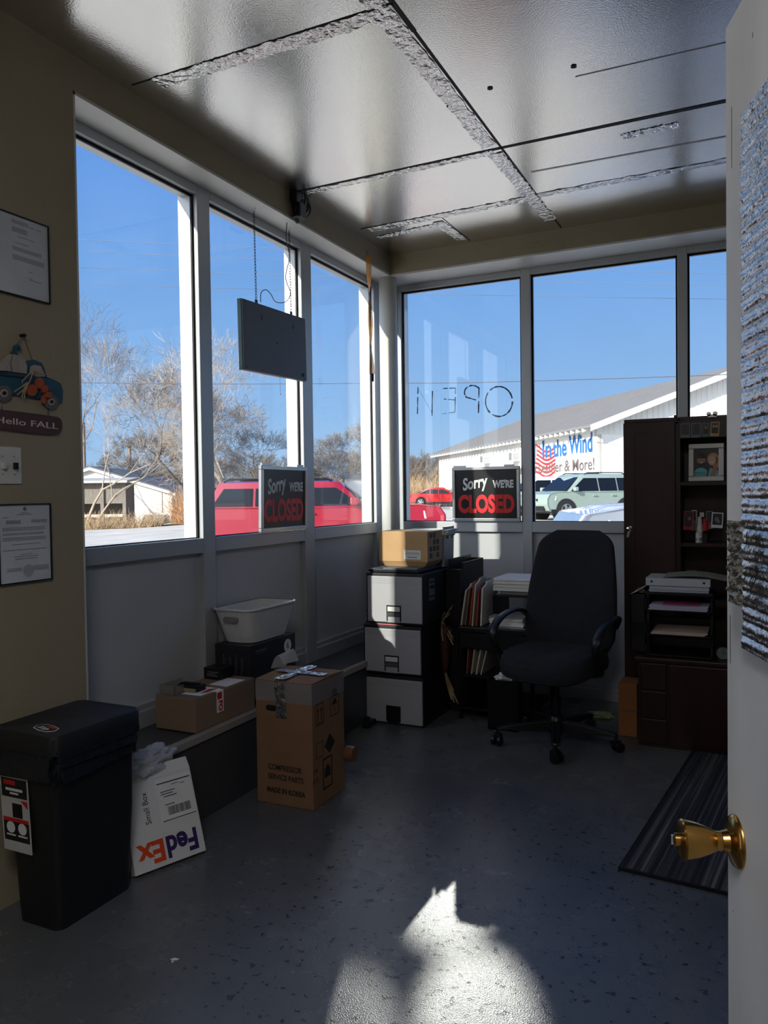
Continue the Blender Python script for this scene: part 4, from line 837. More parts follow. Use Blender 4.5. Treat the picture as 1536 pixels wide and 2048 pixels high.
# ------------------------------------------------------------------ black file cart by the chair
t = thing('file_cart', 'low black file cart beside the office chair', 'cart', (-1.42, 4.7, 0))
part('top', MB().box(-1.645, -1.18, 4.45, 5.0, 0.535, 0.565), M_BLACKP, t, bevel=0.004)
part('shelf', MB().box(-1.63, -1.195, 4.46, 4.94, 0.26, 0.275), M_BLACKP, t)
part('bottom_shelf', MB().box(-1.63, -1.195, 4.46, 4.94, 0.06, 0.075), M_BLACKP, t)
for x in (-1.635, -1.19):
    for y in (4.465, 4.935): part('leg', MB().tube([(x, y, 0.0), (x, y, 0.535)], 0.012, 12), M_BLACKM, t, smooth=True)
part('front_rail', MB().box(-1.63, -1.195, 4.452, 4.47, 0.44, 0.53), M_BLACKP, t)
fc = [((206, 200, 186), 'pale manila'), ((120, 96, 84), 'brown'), ((178, 66, 40), 'rust red'), ((196, 190, 176), 'cream'), ((150, 62, 44), 'dull red'), ((222, 220, 214), 'white')]
fl = ['pale manila folder leaning leftmost on the black file cart', 'brown folder leaning on the cart behind the pale manila one', 'rust red folder with a raised tab among the leaning folders', 'cream folder leaning between the red ones on the cart', 'dull red folder leaning next to the white one on the cart', 'white folder rightmost of those leaning on the cart']
for i, (c, nm) in enumerate(fc):
    x = -1.635 + 0.024 * i; ln_ = 0.055 - 0.004 * i
    MFo = Matrix.Translation((x, 4.47 + 0.012 * (i % 3), 0.567)) @ Matrix.Rotation(R(-12 + 1.5 * i), 4, 'X')
    h_ = 0.235 + 0.012 * ((i * 5) % 4)
    out = [(0, 0), (0.30, 0), (0.30, h_), (0.19, h_), (0.18, h_ + 0.016), (0.08, h_ + 0.016), (0.07, h_), (0, h_ - 0.02)]
    Mo = Matrix.Translation((x, 4.48 + 0.01 * (i % 3), 0.568)) @ Matrix.Rotation(R(9 - 1.2 * i), 4, 'Y') @ frame((0, 0, 0), (0, 1, 0), (0, 0, 1))
    solo('file_folder', MB().prism(out, -0.004, 0.005, Mo), mat('leaning_%s_folder' % nm.replace(' ', '_'), c, 0.7), fl[i], 'folder', group='folders leaning on the file cart')
# letter tray on the cart with a thick paper stack in the sun
t = thing('letter_tray', 'small black tray stand on the file cart carrying a sunlit paper pile', 'tray', (-1.31, 4.75, 0.566))
part('stand', join(MB().box(-1.47, -1.14, 4.6, 4.9, 0.735, 0.748), MB().box(-1.47, -1.455, 4.6, 4.9, 0.567, 0.735), MB().box(-1.155, -1.14, 4.6, 4.9, 0.567, 0.735)), M_BLACKP, t, bevel=0.002)
def pile(x0, x1, y0, y1, z0, h, n, seed, m=None):
    rnd = random.Random(seed); mb = MB()
    for i in range(n):
        a, b_, c = rnd.uniform(-0.006, 0.006), rnd.uniform(-0.006, 0.006), rnd.uniform(-0.02, 0.02)
        M = Matrix.Translation(((x0 + x1) / 2 + a, (y0 + y1) / 2 + b_, z0)) @ Matrix.Rotation(c, 4, 'Z')
        mb.box(-(x1 - x0) / 2, (x1 - x0) / 2, -(y1 - y0) / 2, (y1 - y0) / 2, h * i / n, h * (i + 1) / n - 0.0004, M)
    return mb
solo('paper_pile', pile(-1.46, -1.16, 4.585, 4.9, 0.776, 0.075, 14, 3), M_PAPER, 'thick sunlit pile of white paper on the small tray stand', 'papers')
solo('steel_box', MB().box(-1.43, -1.19, 4.62, 4.86, 0.749, 0.774), M_SILVER, 'flat shiny steel box under the sunlit paper pile', 'box', bevel=0.003)
t = thing('thick_book', 'thick pale book with layered pages lying on the file cart', 'book', (-1.35, 4.58, 0.566))
part('pages', pile(-1.45, -1.245, 4.475, 4.58, 0.572, 0.055, 7, 8), M_PAPER, t)
part('cover', join(MB().box(-1.455, -1.235, 4.47, 4.585, 0.566, 0.5715), MB().box(-1.455, -1.24, 4.47, 4.585, 0.628, 0.633)), mat('grey_book_cover', (150, 148, 142), 0.5), t)
for i, c in enumerate(((148, 74, 54), (202, 192, 172), (214, 206, 190), (190, 182, 166))):
    Mo = Matrix.Translation((-1.60 + 0.03 * i, 4.475, 0.277)) @ Matrix.Rotation(R(5 + 3 * i), 4, 'Y') @ frame((0, 0, 0), (0, 1, 0), (0, 0, 1))
    solo('file_folder', MB().prism([(0, 0), (0.28, 0), (0.28, 0.2 - 0.01 * i), (0.1, 0.2 - 0.01 * i), (0, 0.15)], -0.003, 0.004, Mo), mat('lower_folder_%d' % i, c, 0.7),
         ['reddish folder leftmost on the cart\'s lower shelf', 'cream folder second from the left on the cart\'s lower shelf', 'pale folder third from the left on the cart\'s lower shelf', 'tan folder rightmost on the cart\'s lower shelf'][i], 'folder', group='folders on the lower shelf of the file cart')
t = thing('wire_basket', 'black basket with crumpled papers under the file cart shelf', 'basket', (-1.33, 4.42, 0.02))
part('basket_body', join(MB().box(-1.42, -1.24, 4.33, 4.335, 0.0, 0.29), MB().box(-1.42, -1.24, 4.435, 4.44, 0.0, 0.29), MB().box(-1.42, -1.415, 4.335, 4.435, 0.0, 0.29), MB().box(-1.245, -1.24, 4.335, 4.435, 0.0, 0.29), MB().box(-1.42, -1.24, 4.33, 4.44, 0.0, 0.006)), M_BLACKM, t)
solo('crumpled_paper', crump((-1.33, 4.385, 0.29), (0.06, 0.035, 0.03), 13, 16), M_PAPER, 'crumpled white paper at the top of the black basket', 'paper')

# ------------------------------------------------------------------ office chair
M_FAB = mat('black_chair_fabric', (34, 34, 38), 0.92, vary=0.12, scale=30, bump=0.25, bscale=260)
RZ = R(-11)
t = thing('office_chair', 'black fabric swivel office chair with curved arms', 'chair', (-1.0, 4.24, 0), RZ)
part('hub', MB().lathe([(0.045, 0.06), (0.05, 0.075), (0.048, 0.13), (0.034, 0.15)], 24), M_BLACKP, t, local=True, smooth=True)
part('gas_column', MB().lathe([(0.027, 0.12), (0.027, 0.26), (0.018, 0.262), (0.018, 0.40)], 20), M_BLACKM, t, local=True, smooth=True)
part('tilt_mechanism', MB().box(-0.09, 0.09, -0.12, 0.14, 0.375, 0.415), M_BLACKM, t, local=True, bevel=0.01)
cast0 = None
for k in range(5):
    a = R(-78 + 72 * k) - RZ; dx, dy = math.cos(a), math.sin(a); px, py = -dy, dx
    rr = []
    for s_, w_, z0, z1 in ((0.03, 0.03, 0.07, 0.13), (0.15, 0.027, 0.075, 0.122), (0.28, 0.022, 0.082, 0.106), (0.33, 0.018, 0.082, 0.098)):
        rr.append([Vector((dx * s_ + px * q * w_, dy * s_ + py * q * w_, z)) for q, z in ((-1, z0), (1, z0), (0.75, z1), (-0.75, z1))])
    leg = part('leg', MB().rings(rr), M_BLACKP, t, local=True, bevel=0.006)
    c = Vector((dx * 0.325, dy * 0.325, 0)); sd = Vector((px, py, 0)); tr = Vector((math.cos(a + 0.9), math.sin(a + 0.9), 0)); ax = Vector((-tr.y, tr.x, 0))
    cs = part('caster', join(MB().tube([c + Vector((0, 0, 0.05)), c + Vector((0, 0, 0.09))], 0.01, 10), MB().box(-0.022, 0.022, -0.018, 0.018, 0.035, 0.062, Matrix.Translation(c) @ Matrix.Rotation(a + 0.9, 4, 'Z'))), M_BLACKP, t, local=True, bevel=0.003)
    for q in (-1, 1):
        w0 = c + tr * 0.012 + Vector((0, 0, 0.0275)) + ax * 0.018 * q
        part('wheel', MB().tube([w0 - ax * 0.009, w0 + ax * 0.009], 0.027, 18), M_BLACKP, cs, local=True, bevel=0.003)
def seat_fn(u_, v_):
    """closed cushion skin: u round the outline, v from under to top"""
    a = 2 * PI * u_; n4 = 3.4
    cx = math.copysign(abs(math.cos(a)) ** (2 / n4), math.cos(a)); sy = math.copysign(abs(math.sin(a)) ** (2 / n4), math.sin(a))
    prof = [(0.0, 0.40), (0.86, 0.395), (0.98, 0.42), (1.0, 0.455), (0.97, 0.49), (0.88, 0.515), (0.6, 0.522), (0.3, 0.508), (0.0, 0.503)]
    k = v_ * (len(prof) - 1); i = min(int(k), len(prof) - 2); f = k - i
    r = prof[i][0] * (1 - f) + prof[i + 1][0] * f; z = prof[i][1] * (1 - f) + prof[i + 1][1] * f
    x, y = 0.265 * cx * r, 0.255 * sy * r - 0.02
    fr = max(0, -y - 0.08)
    z -= 1.1 * fr * fr + (0.012 * math.exp(-(x / 0.05) ** 2) * max(0, min(1, -y * 5)) if v_ > 0.5 else 0)
    return Vector((x, y, z))
part('seat', MB().grid(seat_fn, 56, 24), M_FAB, t, local=True, smooth=True)
def back_out(h):                                # half width and set-back of the backrest at height h (0..1)
    w_ = 0.232 + 0.038 * math.sin(PI * min(1, h * 0.9 + 0.25)) ; 
    if h > 0.8: w_ *= max(0.05, 1 - ((h - 0.8) / 0.2) ** 3.0 * 0.45)
    if h < 0.12: w_ *= 0.85 + 0.15 * h / 0.12
    return w_
def back_fn(u_, v_):
    a = 2 * PI * u_; h = 0.5 - 0.5 * math.cos(PI * v_)
    h = v_
    z = 0.475 + 0.675 * h; w_ = back_out(h)
    cx = math.cos(a); sy = math.sin(a)
    sx = math.copysign(abs(cx) ** 0.55, cx); th = 0.05 * (1 - 0.55 * h ** 3) * (1 if 0.03 < h < 0.97 else 0.3)
    lum = 0.028 * math.sin(PI * min(1, h * 1.6)) if sy < 0 else 0
    x = w_ * sx
    y = 0.215 + 0.12 * h + 0.05 * (x / 0.25) ** 2 * -1 + th * math.copysign(abs(sy) ** 0.8, sy) - lum * (1 - (x / 0.26) ** 2)
    if sy < 0: # stitched dimples
        for bx, bz in ((-0.09, 0.98), (0.09, 0.98), (-0.09, 0.82), (0.09, 0.82)): y += 0.012 * math.exp(-((x - bx) ** 2 + (z - bz) ** 2) / 0.0012)
    return Vector((x, y, z))
bkm = MB().grid(back_fn, 48, 40)
bkm.poly([back_fn(i / 48, 0) for i in range(48)]); bkm.poly([back_fn(i / 48, 1) for i in range(48)])
part('backrest', bkm, M_FAB, t, local=True, smooth=True)
part('back_bracket', MB().tube([(0, 0.12, 0.39), (0, 0.27, 0.40), (0, 0.31, 0.5), (0, 0.30, 0.65)], 0.022, 10), M_BLACKM, t, local=True, smooth=True)
for q in (-1, 1):
    pts = smooth_pts([(q * 0.235, 0.24, 0.62), (q * 0.285, 0.16, 0.685), (q * 0.30, 0.04, 0.692), (q * 0.30, -0.08, 0.668), (q * 0.298, -0.16, 0.615), (q * 0.29, -0.165, 0.55), (q * 0.28, -0.11, 0.48), (q * 0.27, -0.06, 0.42), (q * 0.15, -0.04, 0.392)], 6)
    rr = []
    for i, p in enumerate(pts):
        d = (pts[min(i + 1, len(pts) - 1)] - pts[max(i - 1, 0)]).normalized(); sd = Vector((1, 0, 0)) if abs(d.x) < 0.8 else Vector((0, 1, 0)); nn = d.cross(sd).normalized(); sd = nn.cross(d).normalized()
        k = i / (len(pts) - 1); wd = 0.027 if k < 0.55 else 0.02; th = 0.013
        rr.append([p + sd * wd * math.cos(2 * PI * j / 12) + nn * th * math.sin(2 * PI * j / 12) for j in range(12)])
    part('armrest', MB().rings(rr), M_BLACKP, t, local=True, smooth=True)

# ------------------------------------------------------------------ dark wood furniture at the right
X0, X1, Y0, Y1 = -0.70, 0.02, 4.70, 5.0
t = thing('bookcase', 'tall dark wooden cabinet with a closed door and open shelves', 'bookcase', ((X0 + X1) / 2, (Y0 + Y1) / 2, 0))
part('side_panel', MB().box(X0, X0 + 0.02, Y0 + 0.02, Y1, 0, 1.775), M_WOOD, t)
part('divider', MB().box(-0.42, -0.395, Y0, Y1, 0, 1.775), M_WOOD, t)
part('side_panel', MB().box(X1 - 0.02, X1, Y0 + 0.02, Y1, 0, 1.775), M_WOOD, t)
part('back_panel', MB().box(X0, X1, Y1 - 0.008, Y1, 0, 1.775), M_WOOD, t)
part('top', MB().box(X0, X1, Y0, Y1, 1.765, 1.785), M_WOOD, t, bevel=0.002)
for z in (0.06, 0.72, 1.055, 1.40): part('shelf', MB().box(-0.395, X1 - 0.02, Y0 + 0.015, Y1 - 0.008, z, z + 0.02), M_WOOD, t)
part('head_rail', MB().box(-0.395, X1 - 0.02, Y0, Y0 + 0.018, 1.665, 1.765), M_WOOD, t)
d_ = part('door', MB().box(X0, -0.422, Y0 - 0.02, Y0, 0.05, 1.762), M_WOOD, t, bevel=0.003)
part('door_frame', join(MB().box(X0, X0 + 0.06, Y0 - 0.026, Y0 - 0.02, 0.05, 1.762), MB().box(-0.482, -0.422, Y0 - 0.026, Y0 - 0.02, 0.05, 1.762), MB().box(X0 + 0.06, -0.482, Y0 - 0.026, Y0 - 0.02, 1.70, 1.762)), M_WOOD, d_)
part('hinge', MB().box(-0.425, -0.405, Y0 - 0.03, Y0 - 0.005, 1.755, 1.795), M_BLACKM, d_)
Mk = frame((-0.668, Y0 - 0.026, 1.155), (1, 0, 0), (0, 0, 1))
kn = part('key_knob', MB().lathe([(0.016, 0), (0.016, 0.004), (0.009, 0.006), (0.009, 0.014), (0.011, 0.018), (0.006, 0.02)], 24, Mk), M_CHROME, d_, 'chrome key lock')
part('key', MB().hexa([Mk @ Vector(p) for p in ((-0.006, -0.012, 0.018), (0.006, -0.012, 0.018), (-0.004, -0.05, 0.018), (-0.016, -0.046, 0.018))], [Mk @ Vector(p) for p in ((-0.006, -0.012, 0.021), (0.006, -0.012, 0.021), (-0.004, -0.05, 0.021), (-0.016, -0.046, 0.021))]), M_CHROME, kn)

M_SKIN = mat('photo_skin_tone', (176, 124, 100), 0.5); M_SKIN2 = mat('photo_light_skin', (214, 168, 142), 0.5); M_HAIR = mat('photo_fair_hair', (188, 150, 96), 0.5); M_AQUA = mat('photo_aqua_cloth', (112, 186, 190), 0.5); M_PHOTO = mat('dark_photo_print', (30, 28, 30), 0.35); M_BEARD = mat('photo_dark_beard', (52, 36, 30), 0.5)
def ov(cx, cy, rx, ry, z, M, n=20): return MB().prism([(cx + rx * math.cos(2 * PI * i / n), cy + ry * math.sin(2 * PI * i / n)) for i in range(n)], z, z + 0.0004, M)
# big frame leaning on the third shelf
MP = frame((-0.262, 4.745, 1.4215), (1, -0.03, 0), (0, 0.06, 1))
t = thing('picture_frame', 'silver framed photo of a couple on the top shelf', 'picture frame', (-0.262, 4.75, 1.42))
w, h = 0.185, 0.212
part('frame', join(MB().box(-w / 2, w / 2, 0, 0.028, 0, 0.014, MP), MB().box(-w / 2, w / 2, h - 0.028, h, 0, 0.014, MP), MB().box(-w / 2, -w / 2 + .028, .028, h - .028, 0, 0.014, MP), MB().box(w / 2 - .028, w / 2, .028, h - .028, 0, 0.014, MP)), mat('silver_frame', (188, 186, 180), 0.4, 0.4), t, bevel=0.003)
ph = part('photo', MB().box(-w / 2 + .027, w / 2 - .027, .027, h - .027, 0.002, 0.006, MP), M_PHOTO, t)
def pp(nm, mb, m): part(nm, mb, m, ph)
pp('photo_shirt', join(ov(-0.028, 0.050, 0.034, 0.026, .0062, MP), MB().box(-0.062, 0.002, 0.028, 0.052, .0062, .0066, MP)), M_AQUA)
pp('photo_top', MB().prism([(0.008, 0.028), (0.064, 0.028), (0.06, 0.06), (0.02, 0.075)], .0062, .0066, MP), M_AQUA)
pp('photo_hair', join(ov(0.036, 0.125, 0.031, 0.033, .0067, MP), ov(0.05, 0.1, 0.016, 0.035, .0067, MP)), M_HAIR)
pp('photo_arm', MB().prism([(0.018, 0.028), (0.05, 0.028), (0.058, 0.085), (0.04, 0.085)], .0068, .0072, MP), M_SKIN)
pp('photo_face', ov(0.03, 0.116, 0.02, 0.027, .0073, MP), M_SKIN2)
pp('photo_face', ov(-0.026, 0.118, 0.022, 0.03, .0068, MP), M_SKIN)
pp('photo_beard', MB().prism([(-0.046, 0.11), (-0.04, 0.09), (-0.026, 0.083), (-0.012, 0.09), (-0.006, 0.11), (-0.014, 0.102), (-0.026, 0.106), (-0.038, 0.102)], .0073, .0077, MP), M_BEARD)
pp('photo_cap', MB().prism([(-0.05, 0.13), (-0.002, 0.13), (-0.006, 0.15), (-0.026, 0.157), (-0.045, 0.15)], .0073, .0077, MP), M_BEARD)
pp('photo_smile', join(ov(0.03, 0.105, 0.008, 0.003, .0078, MP), ov(-0.026, 0.104, 0.007, 0.003, .0078, MP)), M_PAPER)
def snapshot(u0, v0, u1, v1, y, label, mcol, inner, tilt=0.0):
    a = plane(u0, v0, 1, y); b_ = plane(u1, v1, 1, y)
    M = frame(((a.x + b_.x) / 2, y, b_.z), (math.cos(tilt), 0, math.sin(tilt)), (0, 0.03, 1)); w_ = b_.x - a.x; h_ = a.z - b_.z
    t = thing('snapshot', label, 'photo', M.translation)
    part('card', MB().box(-w_ / 2, w_ / 2, 0, h_, 0, 0.0012, M), mcol, t)
    im = part('image', MB().box(-w_ / 2 + .005, w_ / 2 - .005, h_ * 0.2, h_ - .006, 0.0012, 0.0016, M), M_PHOTO, t)
    for j, (cx, cy, r, m) in enumerate(inner): part('figure', ov(cx * w_, cy * h_, r * w_, r * w_ * 1.25, 0.0016 + 0.0002 * j, M, 14), m, im)
M_CARDG = mat('grey_photo_card', (112, 114, 118), 0.5); M_CARDC = mat('green_photo_card', (70, 120, 110), 0.5); M_CARDY = mat('yellow_photo_card', (200, 160, 90), 0.5)
snapshot(1361, 847, 1380, 875, 4.695, 'dim grey snapshot at the far left of the strip under the cabinet top', M_CARDG, [])
snapshot(1382, 846, 1402, 875, 4.695, 'dim grey snapshot second from the left under the cabinet top', M_CARDG, [(0.1, 0.55, 0.14, M_BEARD)])
snapshot(1404, 846, 1420, 873, 4.695, 'green edged snapshot under the cabinet top', M_CARDC, [(0.05, 0.65, 0.16, M_SKIN), (0.05, 0.4, 0.25, M_BEARD)], 0.05)
snapshot(1420, 844, 1438, 872, 4.695, 'yellow edged snapshot of two faces under the cabinet top', M_CARDY, [(-0.15, 0.68, 0.13, M_SKIN2), (0.18, 0.68, 0.13, M_SKIN2), (0, 0.4, 0.3, M_BEARD)], -0.05)
solo('photo_clip', join(MB().lathe([(0.012, 0), (0.012, 0.006)], 16, frame((-0.245, 4.69, 1.792), (1, 0, 0), (0, 0, 1))), MB().lathe([(0.013, 0), (0.013, 0.006)], 16, frame((-0.212, 4.69, 1.793), (1, 0, 0), (0, 0, 1))), MB().box(-0.25, -0.205, 4.684, 4.692, 1.775, 1.79)), M_SILVER, 'small silver clip holding snapshots at the cabinet top', 'clip')
# figurine, jar and snapshots on the shelf below
t = thing('figurine', 'small red and white festive figurine on the middle shelf', 'figurine', (-0.293, 4.8, 1.12))
part('base', MB().box(-0.325, -0.26, 4.77, 4.84, 1.0755, 1.125), M_WOOD, t)
part('white_figure', MB().lathe([(0.018, 1.125), (0.017, 1.16), (0.011, 1.19), (0.013, 1.205), (0.008, 1.222)], 18, Matrix.Translation((-0.30, 4.79, 0))), M_PAPER, t, smooth=True)
part('red_figure', MB().lathe([(0.02, 1.14), (0.022, 1.165), (0.014, 1.19), (0.012, 1.205), (0.006, 1.215)], 18, Matrix.Translation((-0.272, 4.80, 0))), M_RED, t, smooth=True)
part('grey_figure', MB().lathe([(0.02, 1.14), (0.02, 1.17), (0.012, 1.19), (0.010, 1.205)], 18, Matrix.Translation((-0.328, 4.80, 0))), M_GREYINK, t, smooth=True)
part('tag', MB().box(-0.30, -0.278, 4.80, 4.803, 1.22, 1.245), M_PAPER, t)
t = thing('jar', 'small white jar with a shiny band on the middle shelf', 'jar', (-0.30, 4.735, 1.075))
part('body', MB().lathe([(0.017, 1.0755), (0.019, 1.08), (0.019, 1.118), (0.016, 1.122)], 22, Matrix.Translation((-0.30, 4.735, 0))), M_WHITEP, t, smooth=True)
part('lid', MB().lathe([(0.018, 1.122), (0.018, 1.134), (0.015, 1.136)], 22, Matrix.Translation((-0.30, 4.735, 0))), M_WHITEP, t)
part('band', MB().lathe([(0.0194, 1.09), (0.0194, 1.104)], 22, Matrix.Translation((-0.30, 4.735, 0))), M_SILVER, t)
snapshot(1366, 1022, 1386, 1060, 4.76, 'reddish snapshot leaning left of the white jar', M_RED, [(0.1, 0.6, 0.16, M_SKIN), (0, 0.35, 0.3, M_BEARD)], -0.04)
snapshot(1383, 1020, 1394, 1060, 4.79, 'white edged snapshot half hidden behind the white jar', M_PAPER, [])
snapshot(1412, 1022, 1426, 1058, 4.79, 'mauve edged snapshot behind the right hand instant photo', mat('mauve_card', (128, 112, 122), 0.5), [(0.1, 0.3, 0.2, M_RED)])
snapshot(1422, 1025, 1445, 1056, 4.75, 'white bordered instant photo at the right of the middle shelf', M_PAPER, [(-0.05, 0.55, 0.18, M_GREYINK), (0.1, 0.42, 0.14, M_GREYINK)], -0.06)
snapshot(1374, 1140, 1394, 1156, 4.76, 'dim white edged photo leaning on the low shelf behind the binder', M_CARDG, [])

# low wooden cabinet with trays in front of the bookcase
X0, X1, Y0, Y1, ZC = -0.60, 0.10, 4.36, 4.685, 0.482
t = thing('low_cabinet', 'low dark wooden drawer cabinet in front of the bookcase', 'cabinet', ((X0 + X1) / 2, (Y0 + Y1) / 2, 0))
part('body', MB().box(X0 + 0.015, X1, Y0 + 0.012, Y1, 0, ZC - 0.022), M_WOOD, t)
part('top', MB().box(X0, X1 + 0.01, Y0 - 0.01, Y1, ZC - 0.022, ZC), M_WOOD, t, bevel=0.004)
for z0, z1 in ((0.02, 0.15), (0.16, 0.30), (0.31, 0.45)):
    q = part('drawer', MB().box(X0 + 0.03, X0 + 0.16, Y0, Y0 + 0.012, z0, z1), M_WOOD, t, bevel=0.003)
part('door_panel', MB().box(X0 + 0.175, X1 - 0.015, Y0, Y0 + 0.012, 0.02, 0.45), M_WOOD, t, bevel=0.003)
t = thing('tray_tower', 'black three level letter tray on the low cabinet', 'tray', (-0.38, 4.5, ZC))
X0, X1, Y0, Y1 = -0.55, -0.215, 4.40, 4.66
for z in (ZC + 0.005, ZC + 0.115, ZC + 0.245): part('tray_level', join(MB().box(X0, X1, Y0, Y1, z, z + 0.008), MB().box(X0, X0 + .006, Y0, Y1, z, z + 0.06), MB().box(X1 - .006, X1, Y0, Y1, z, z + 0.06), MB().box(X0, X1, Y1 - .006, Y1, z, z + 0.06)), M_BLACKP, t)
for x in (X0, X1 - 0.012): part('post', MB().box(x, x + 0.012, Y0 + 0.06, Y0 + 0.16, ZC + 0.001, ZC + 0.35), M_BLACKP, t)
part('top_level', MB().box(X0, X1, Y0, Y1, ZC + 0.335, ZC + 0.35), M_BLACKP, t)
solo('paper_pile', pile(-0.525, -0.235, 4.385, 4.63, ZC + 0.255, 0.028, 4, 31), mat('lilac_papers', (190, 184, 200), 0.7), 'few lilac and white papers in the upper letter tray', 'papers')
solo('colored_paper', MB().box(-0.46, -0.28, 4.38, 4.6, ZC + 0.284, ZC + 0.289), mat('magenta_paper', (170, 70, 110), 0.6), 'magenta sheet on the papers in the upper letter tray', 'paper')
solo('paper_pile', pile(-0.515, -0.245, 4.39, 4.63, ZC + 0.124, 0.016, 2, 32), mat('buff_paper', (206, 180, 160), 0.7), 'buff envelope lying in the middle letter tray', 'papers')
solo('paper_pile', pile(-0.53, -0.235, 4.39, 4.64, ZC + 0.351, 0.03, 5, 33), mat('greyed_papers', (196, 198, 206), 0.7), 'loose papers lying under the white binder', 'papers')
t = thing('binder', 'white ring binder lying on the letter trays', 'binder', (-0.38, 4.5, ZC + 0.383))
part('spine', MB().box(-0.545, -0.225, 4.385, 4.39, ZC + 0.384, ZC + 0.424), mat('white_binder_vinyl', (204, 206, 210), 0.4), t)
part('cover', join(MB().box(-0.545, -0.225, 4.39, 4.64, ZC + 0.384, ZC + 0.387), MB().box(-0.545, -0.225, 4.39, 4.64, ZC + 0.421, ZC + 0.424)), mat('white_binder_vinyl', (204, 206, 210)), t)
part('pages', MB().box(-0.54, -0.232, 4.40, 4.62, ZC + 0.388, ZC + 0.42), M_PAPER, t)
part('rivet', join(*[MB().lathe([(0.006, 0), (0.004, 0.002)], 12, frame((x, 4.385, ZC + 0.405), (1, 0, 0), (0, 0, 1))) for x in (-0.515, -0.255)]), M_BLACKM, t)
solo('paper_sheets', MB().grid(lambda a, b_: Vector((-0.46 + 0.42 * a, 4.40 + 0.24 * b_, ZC + 0.426 + 0.012 * math.sin(PI * min(1, a * 1.4)) - 0.03 * max(0, a - 0.5) + 0.004 * b_)), 16, 6), mat('olive_paper', (150, 150, 128), 0.7), 'curling sheets on top of the white binder', 'papers')
t = thing('printer', 'black office machine with papers beside the letter tray', 'printer', (-0.6, 4.56, ZC))
part('body', MB().box(-0.64, -0.556, 4.47, 4.685, ZC + 0.001, ZC + 0.325), M_BLACKP, t, bevel=0.008)
part('vent', MB().box(-0.635, -0.56, 4.466, 4.47, ZC + 0.1, ZC + 0.17), M_BLACKM, t)
solo('paper_sheets', MB().grid(lambda a, b_: Vector((-0.655 + 0.11 * a, 4.44 + 0.22 * b_, ZC + 0.329 + 0.05 * a * a - 0.03 * (1 - a) ** 6)), 10, 6), M_PAPER, 'white sheets sloping on the black office machine', 'papers')
solo('cable_end', crump((-0.58, 4.475, ZC + 0.345), (0.02, 0.01, 0.014), 4, 8), mat('khaki_fabric', (130, 122, 92), 0.8), 'small khaki scrap on the black office machine', 'scrap')
t = thing('alarm_clock', 'small round clock at the right of the letter tray', 'clock', (-0.17, 4.43, ZC))
part('case', MB().lathe([(0.035, 0), (0.037, 0.006), (0.037, 0.03)], 26, frame((-0.165, 4.44, ZC + 0.04), (1, 0, 0), (0, 0, 1))), M_BLACKP, t)
part('face', MB().lathe([(0.031, 0.03), (0.031, 0.0308)], 26, frame((-0.165, 4.44, ZC + 0.04), (1, 0, 0), (0, 0, 1))), mat('clock_face', (120, 122, 118), 0.4), t)
part('hands', join(MB().box(-0.166, -0.164, 4.407, 4.4085, ZC + 0.04, ZC + 0.066), MB().box(-0.165, -0.148, 4.407, 4.4085, ZC + 0.039, ZC + 0.041)), M_BLACKM, t)
part('foot', MB().box(-0.19, -0.14, 4.41, 4.44, ZC, ZC + 0.006), M_BLACKP, t)
t = thing('desk_box', 'orange brown carton standing under the desk beside the low cabinet', 'box', (-0.65, 4.55, 0))
part('body', MB().box(-0.71, -0.61, 4.5, 4.68, 0.0, 0.295), mat('orange_cardboard', (170, 108, 60), 0.75), t, bevel=0.003)
part('seam', MB().box(-0.711, -0.609, 4.499, 4.5, 0.135, 0.15), M_KRAFT, t)
solo('crumpled_wrapper', crump((-0.86, 4.80, 0.02), (0.07, 0.03, 0.02), 17, 12), mat('pale_green_wrapper', (150, 160, 110), 0.6), 'crumpled pale green wrapper on the floor behind the chair', 'litter')
t = thing('power_strip', 'dark plug block on the floor left of the drawer stack', 'power strip', (-2.12, 4.12, 0))
part('block', MB().box(-2.10, -2.06, 4.05, 4.16, 0, 0.035), M_BLACKP, t, bevel=0.005)
part('plug', MB().box(-2.095, -2.065, 4.06, 4.09, 0.035, 0.065), M_BLACKP, t, bevel=0.004)

# striped mat
def mat_striped():
    m = bpy.data.materials.new('striped_woven_mat'); m.use_nodes = True
    nt = m.node_tree; N = nt.nodes; L = nt.links; b = N['Principled BSDF']; b.inputs['Roughness'].default_value = 0.95
    tc = N.new('ShaderNodeTexCoord'); mp = N.new('ShaderNodeMapping'); mp.inputs['Scale'].default_value = (46, 0.35, 0); L.new(tc.outputs['Object'], mp.inputs['Vector'])
    no = N.new('ShaderNodeTexNoise'); no.inputs['Scale'].default_value = 1.0; no.inputs['Detail'].default_value = 5; no.inputs['Roughness'].default_value = 0.7; L.new(mp.outputs[0], no.inputs['Vector'])
    rp = N.new('ShaderNodeValToRGB'); e = rp.color_ramp.elements
    e[0].position = 0.42; e[0].color = (*srgb((26, 27, 31)), 1); e[1].position = 0.66; e[1].color = (*srgb((128, 124, 120)), 1)
    k = e.new(0.53); k.color = (*srgb((62, 62, 66)), 1)
    L.new(no.outputs['Fac'], rp.inputs['Fac']); L.new(rp.outputs[0], b.inputs['Base Color'])
    n2 = N.new('ShaderNodeTexNoise'); n2.inputs['Scale'].default_value = 220; L.new(tc.outputs['Object'], n2.inputs['Vector'])
    bp = N.new('ShaderNodeBump'); bp.inputs['Strength'].default_value = 0.6; bp.inputs['Distance'].default_value = 0.004; L.new(n2.outputs['Fac'], bp.inputs['Height']); L.new(bp.outputs[0], b.inputs['Normal'])
    return m
p0 = plane(1243, 1735, 2, 0); p1 = plane(1453, 1790, 2, 0)
ax = Vector((0.10, 1.0, 0)).normalized(); bx = (p1 - p0).normalized()
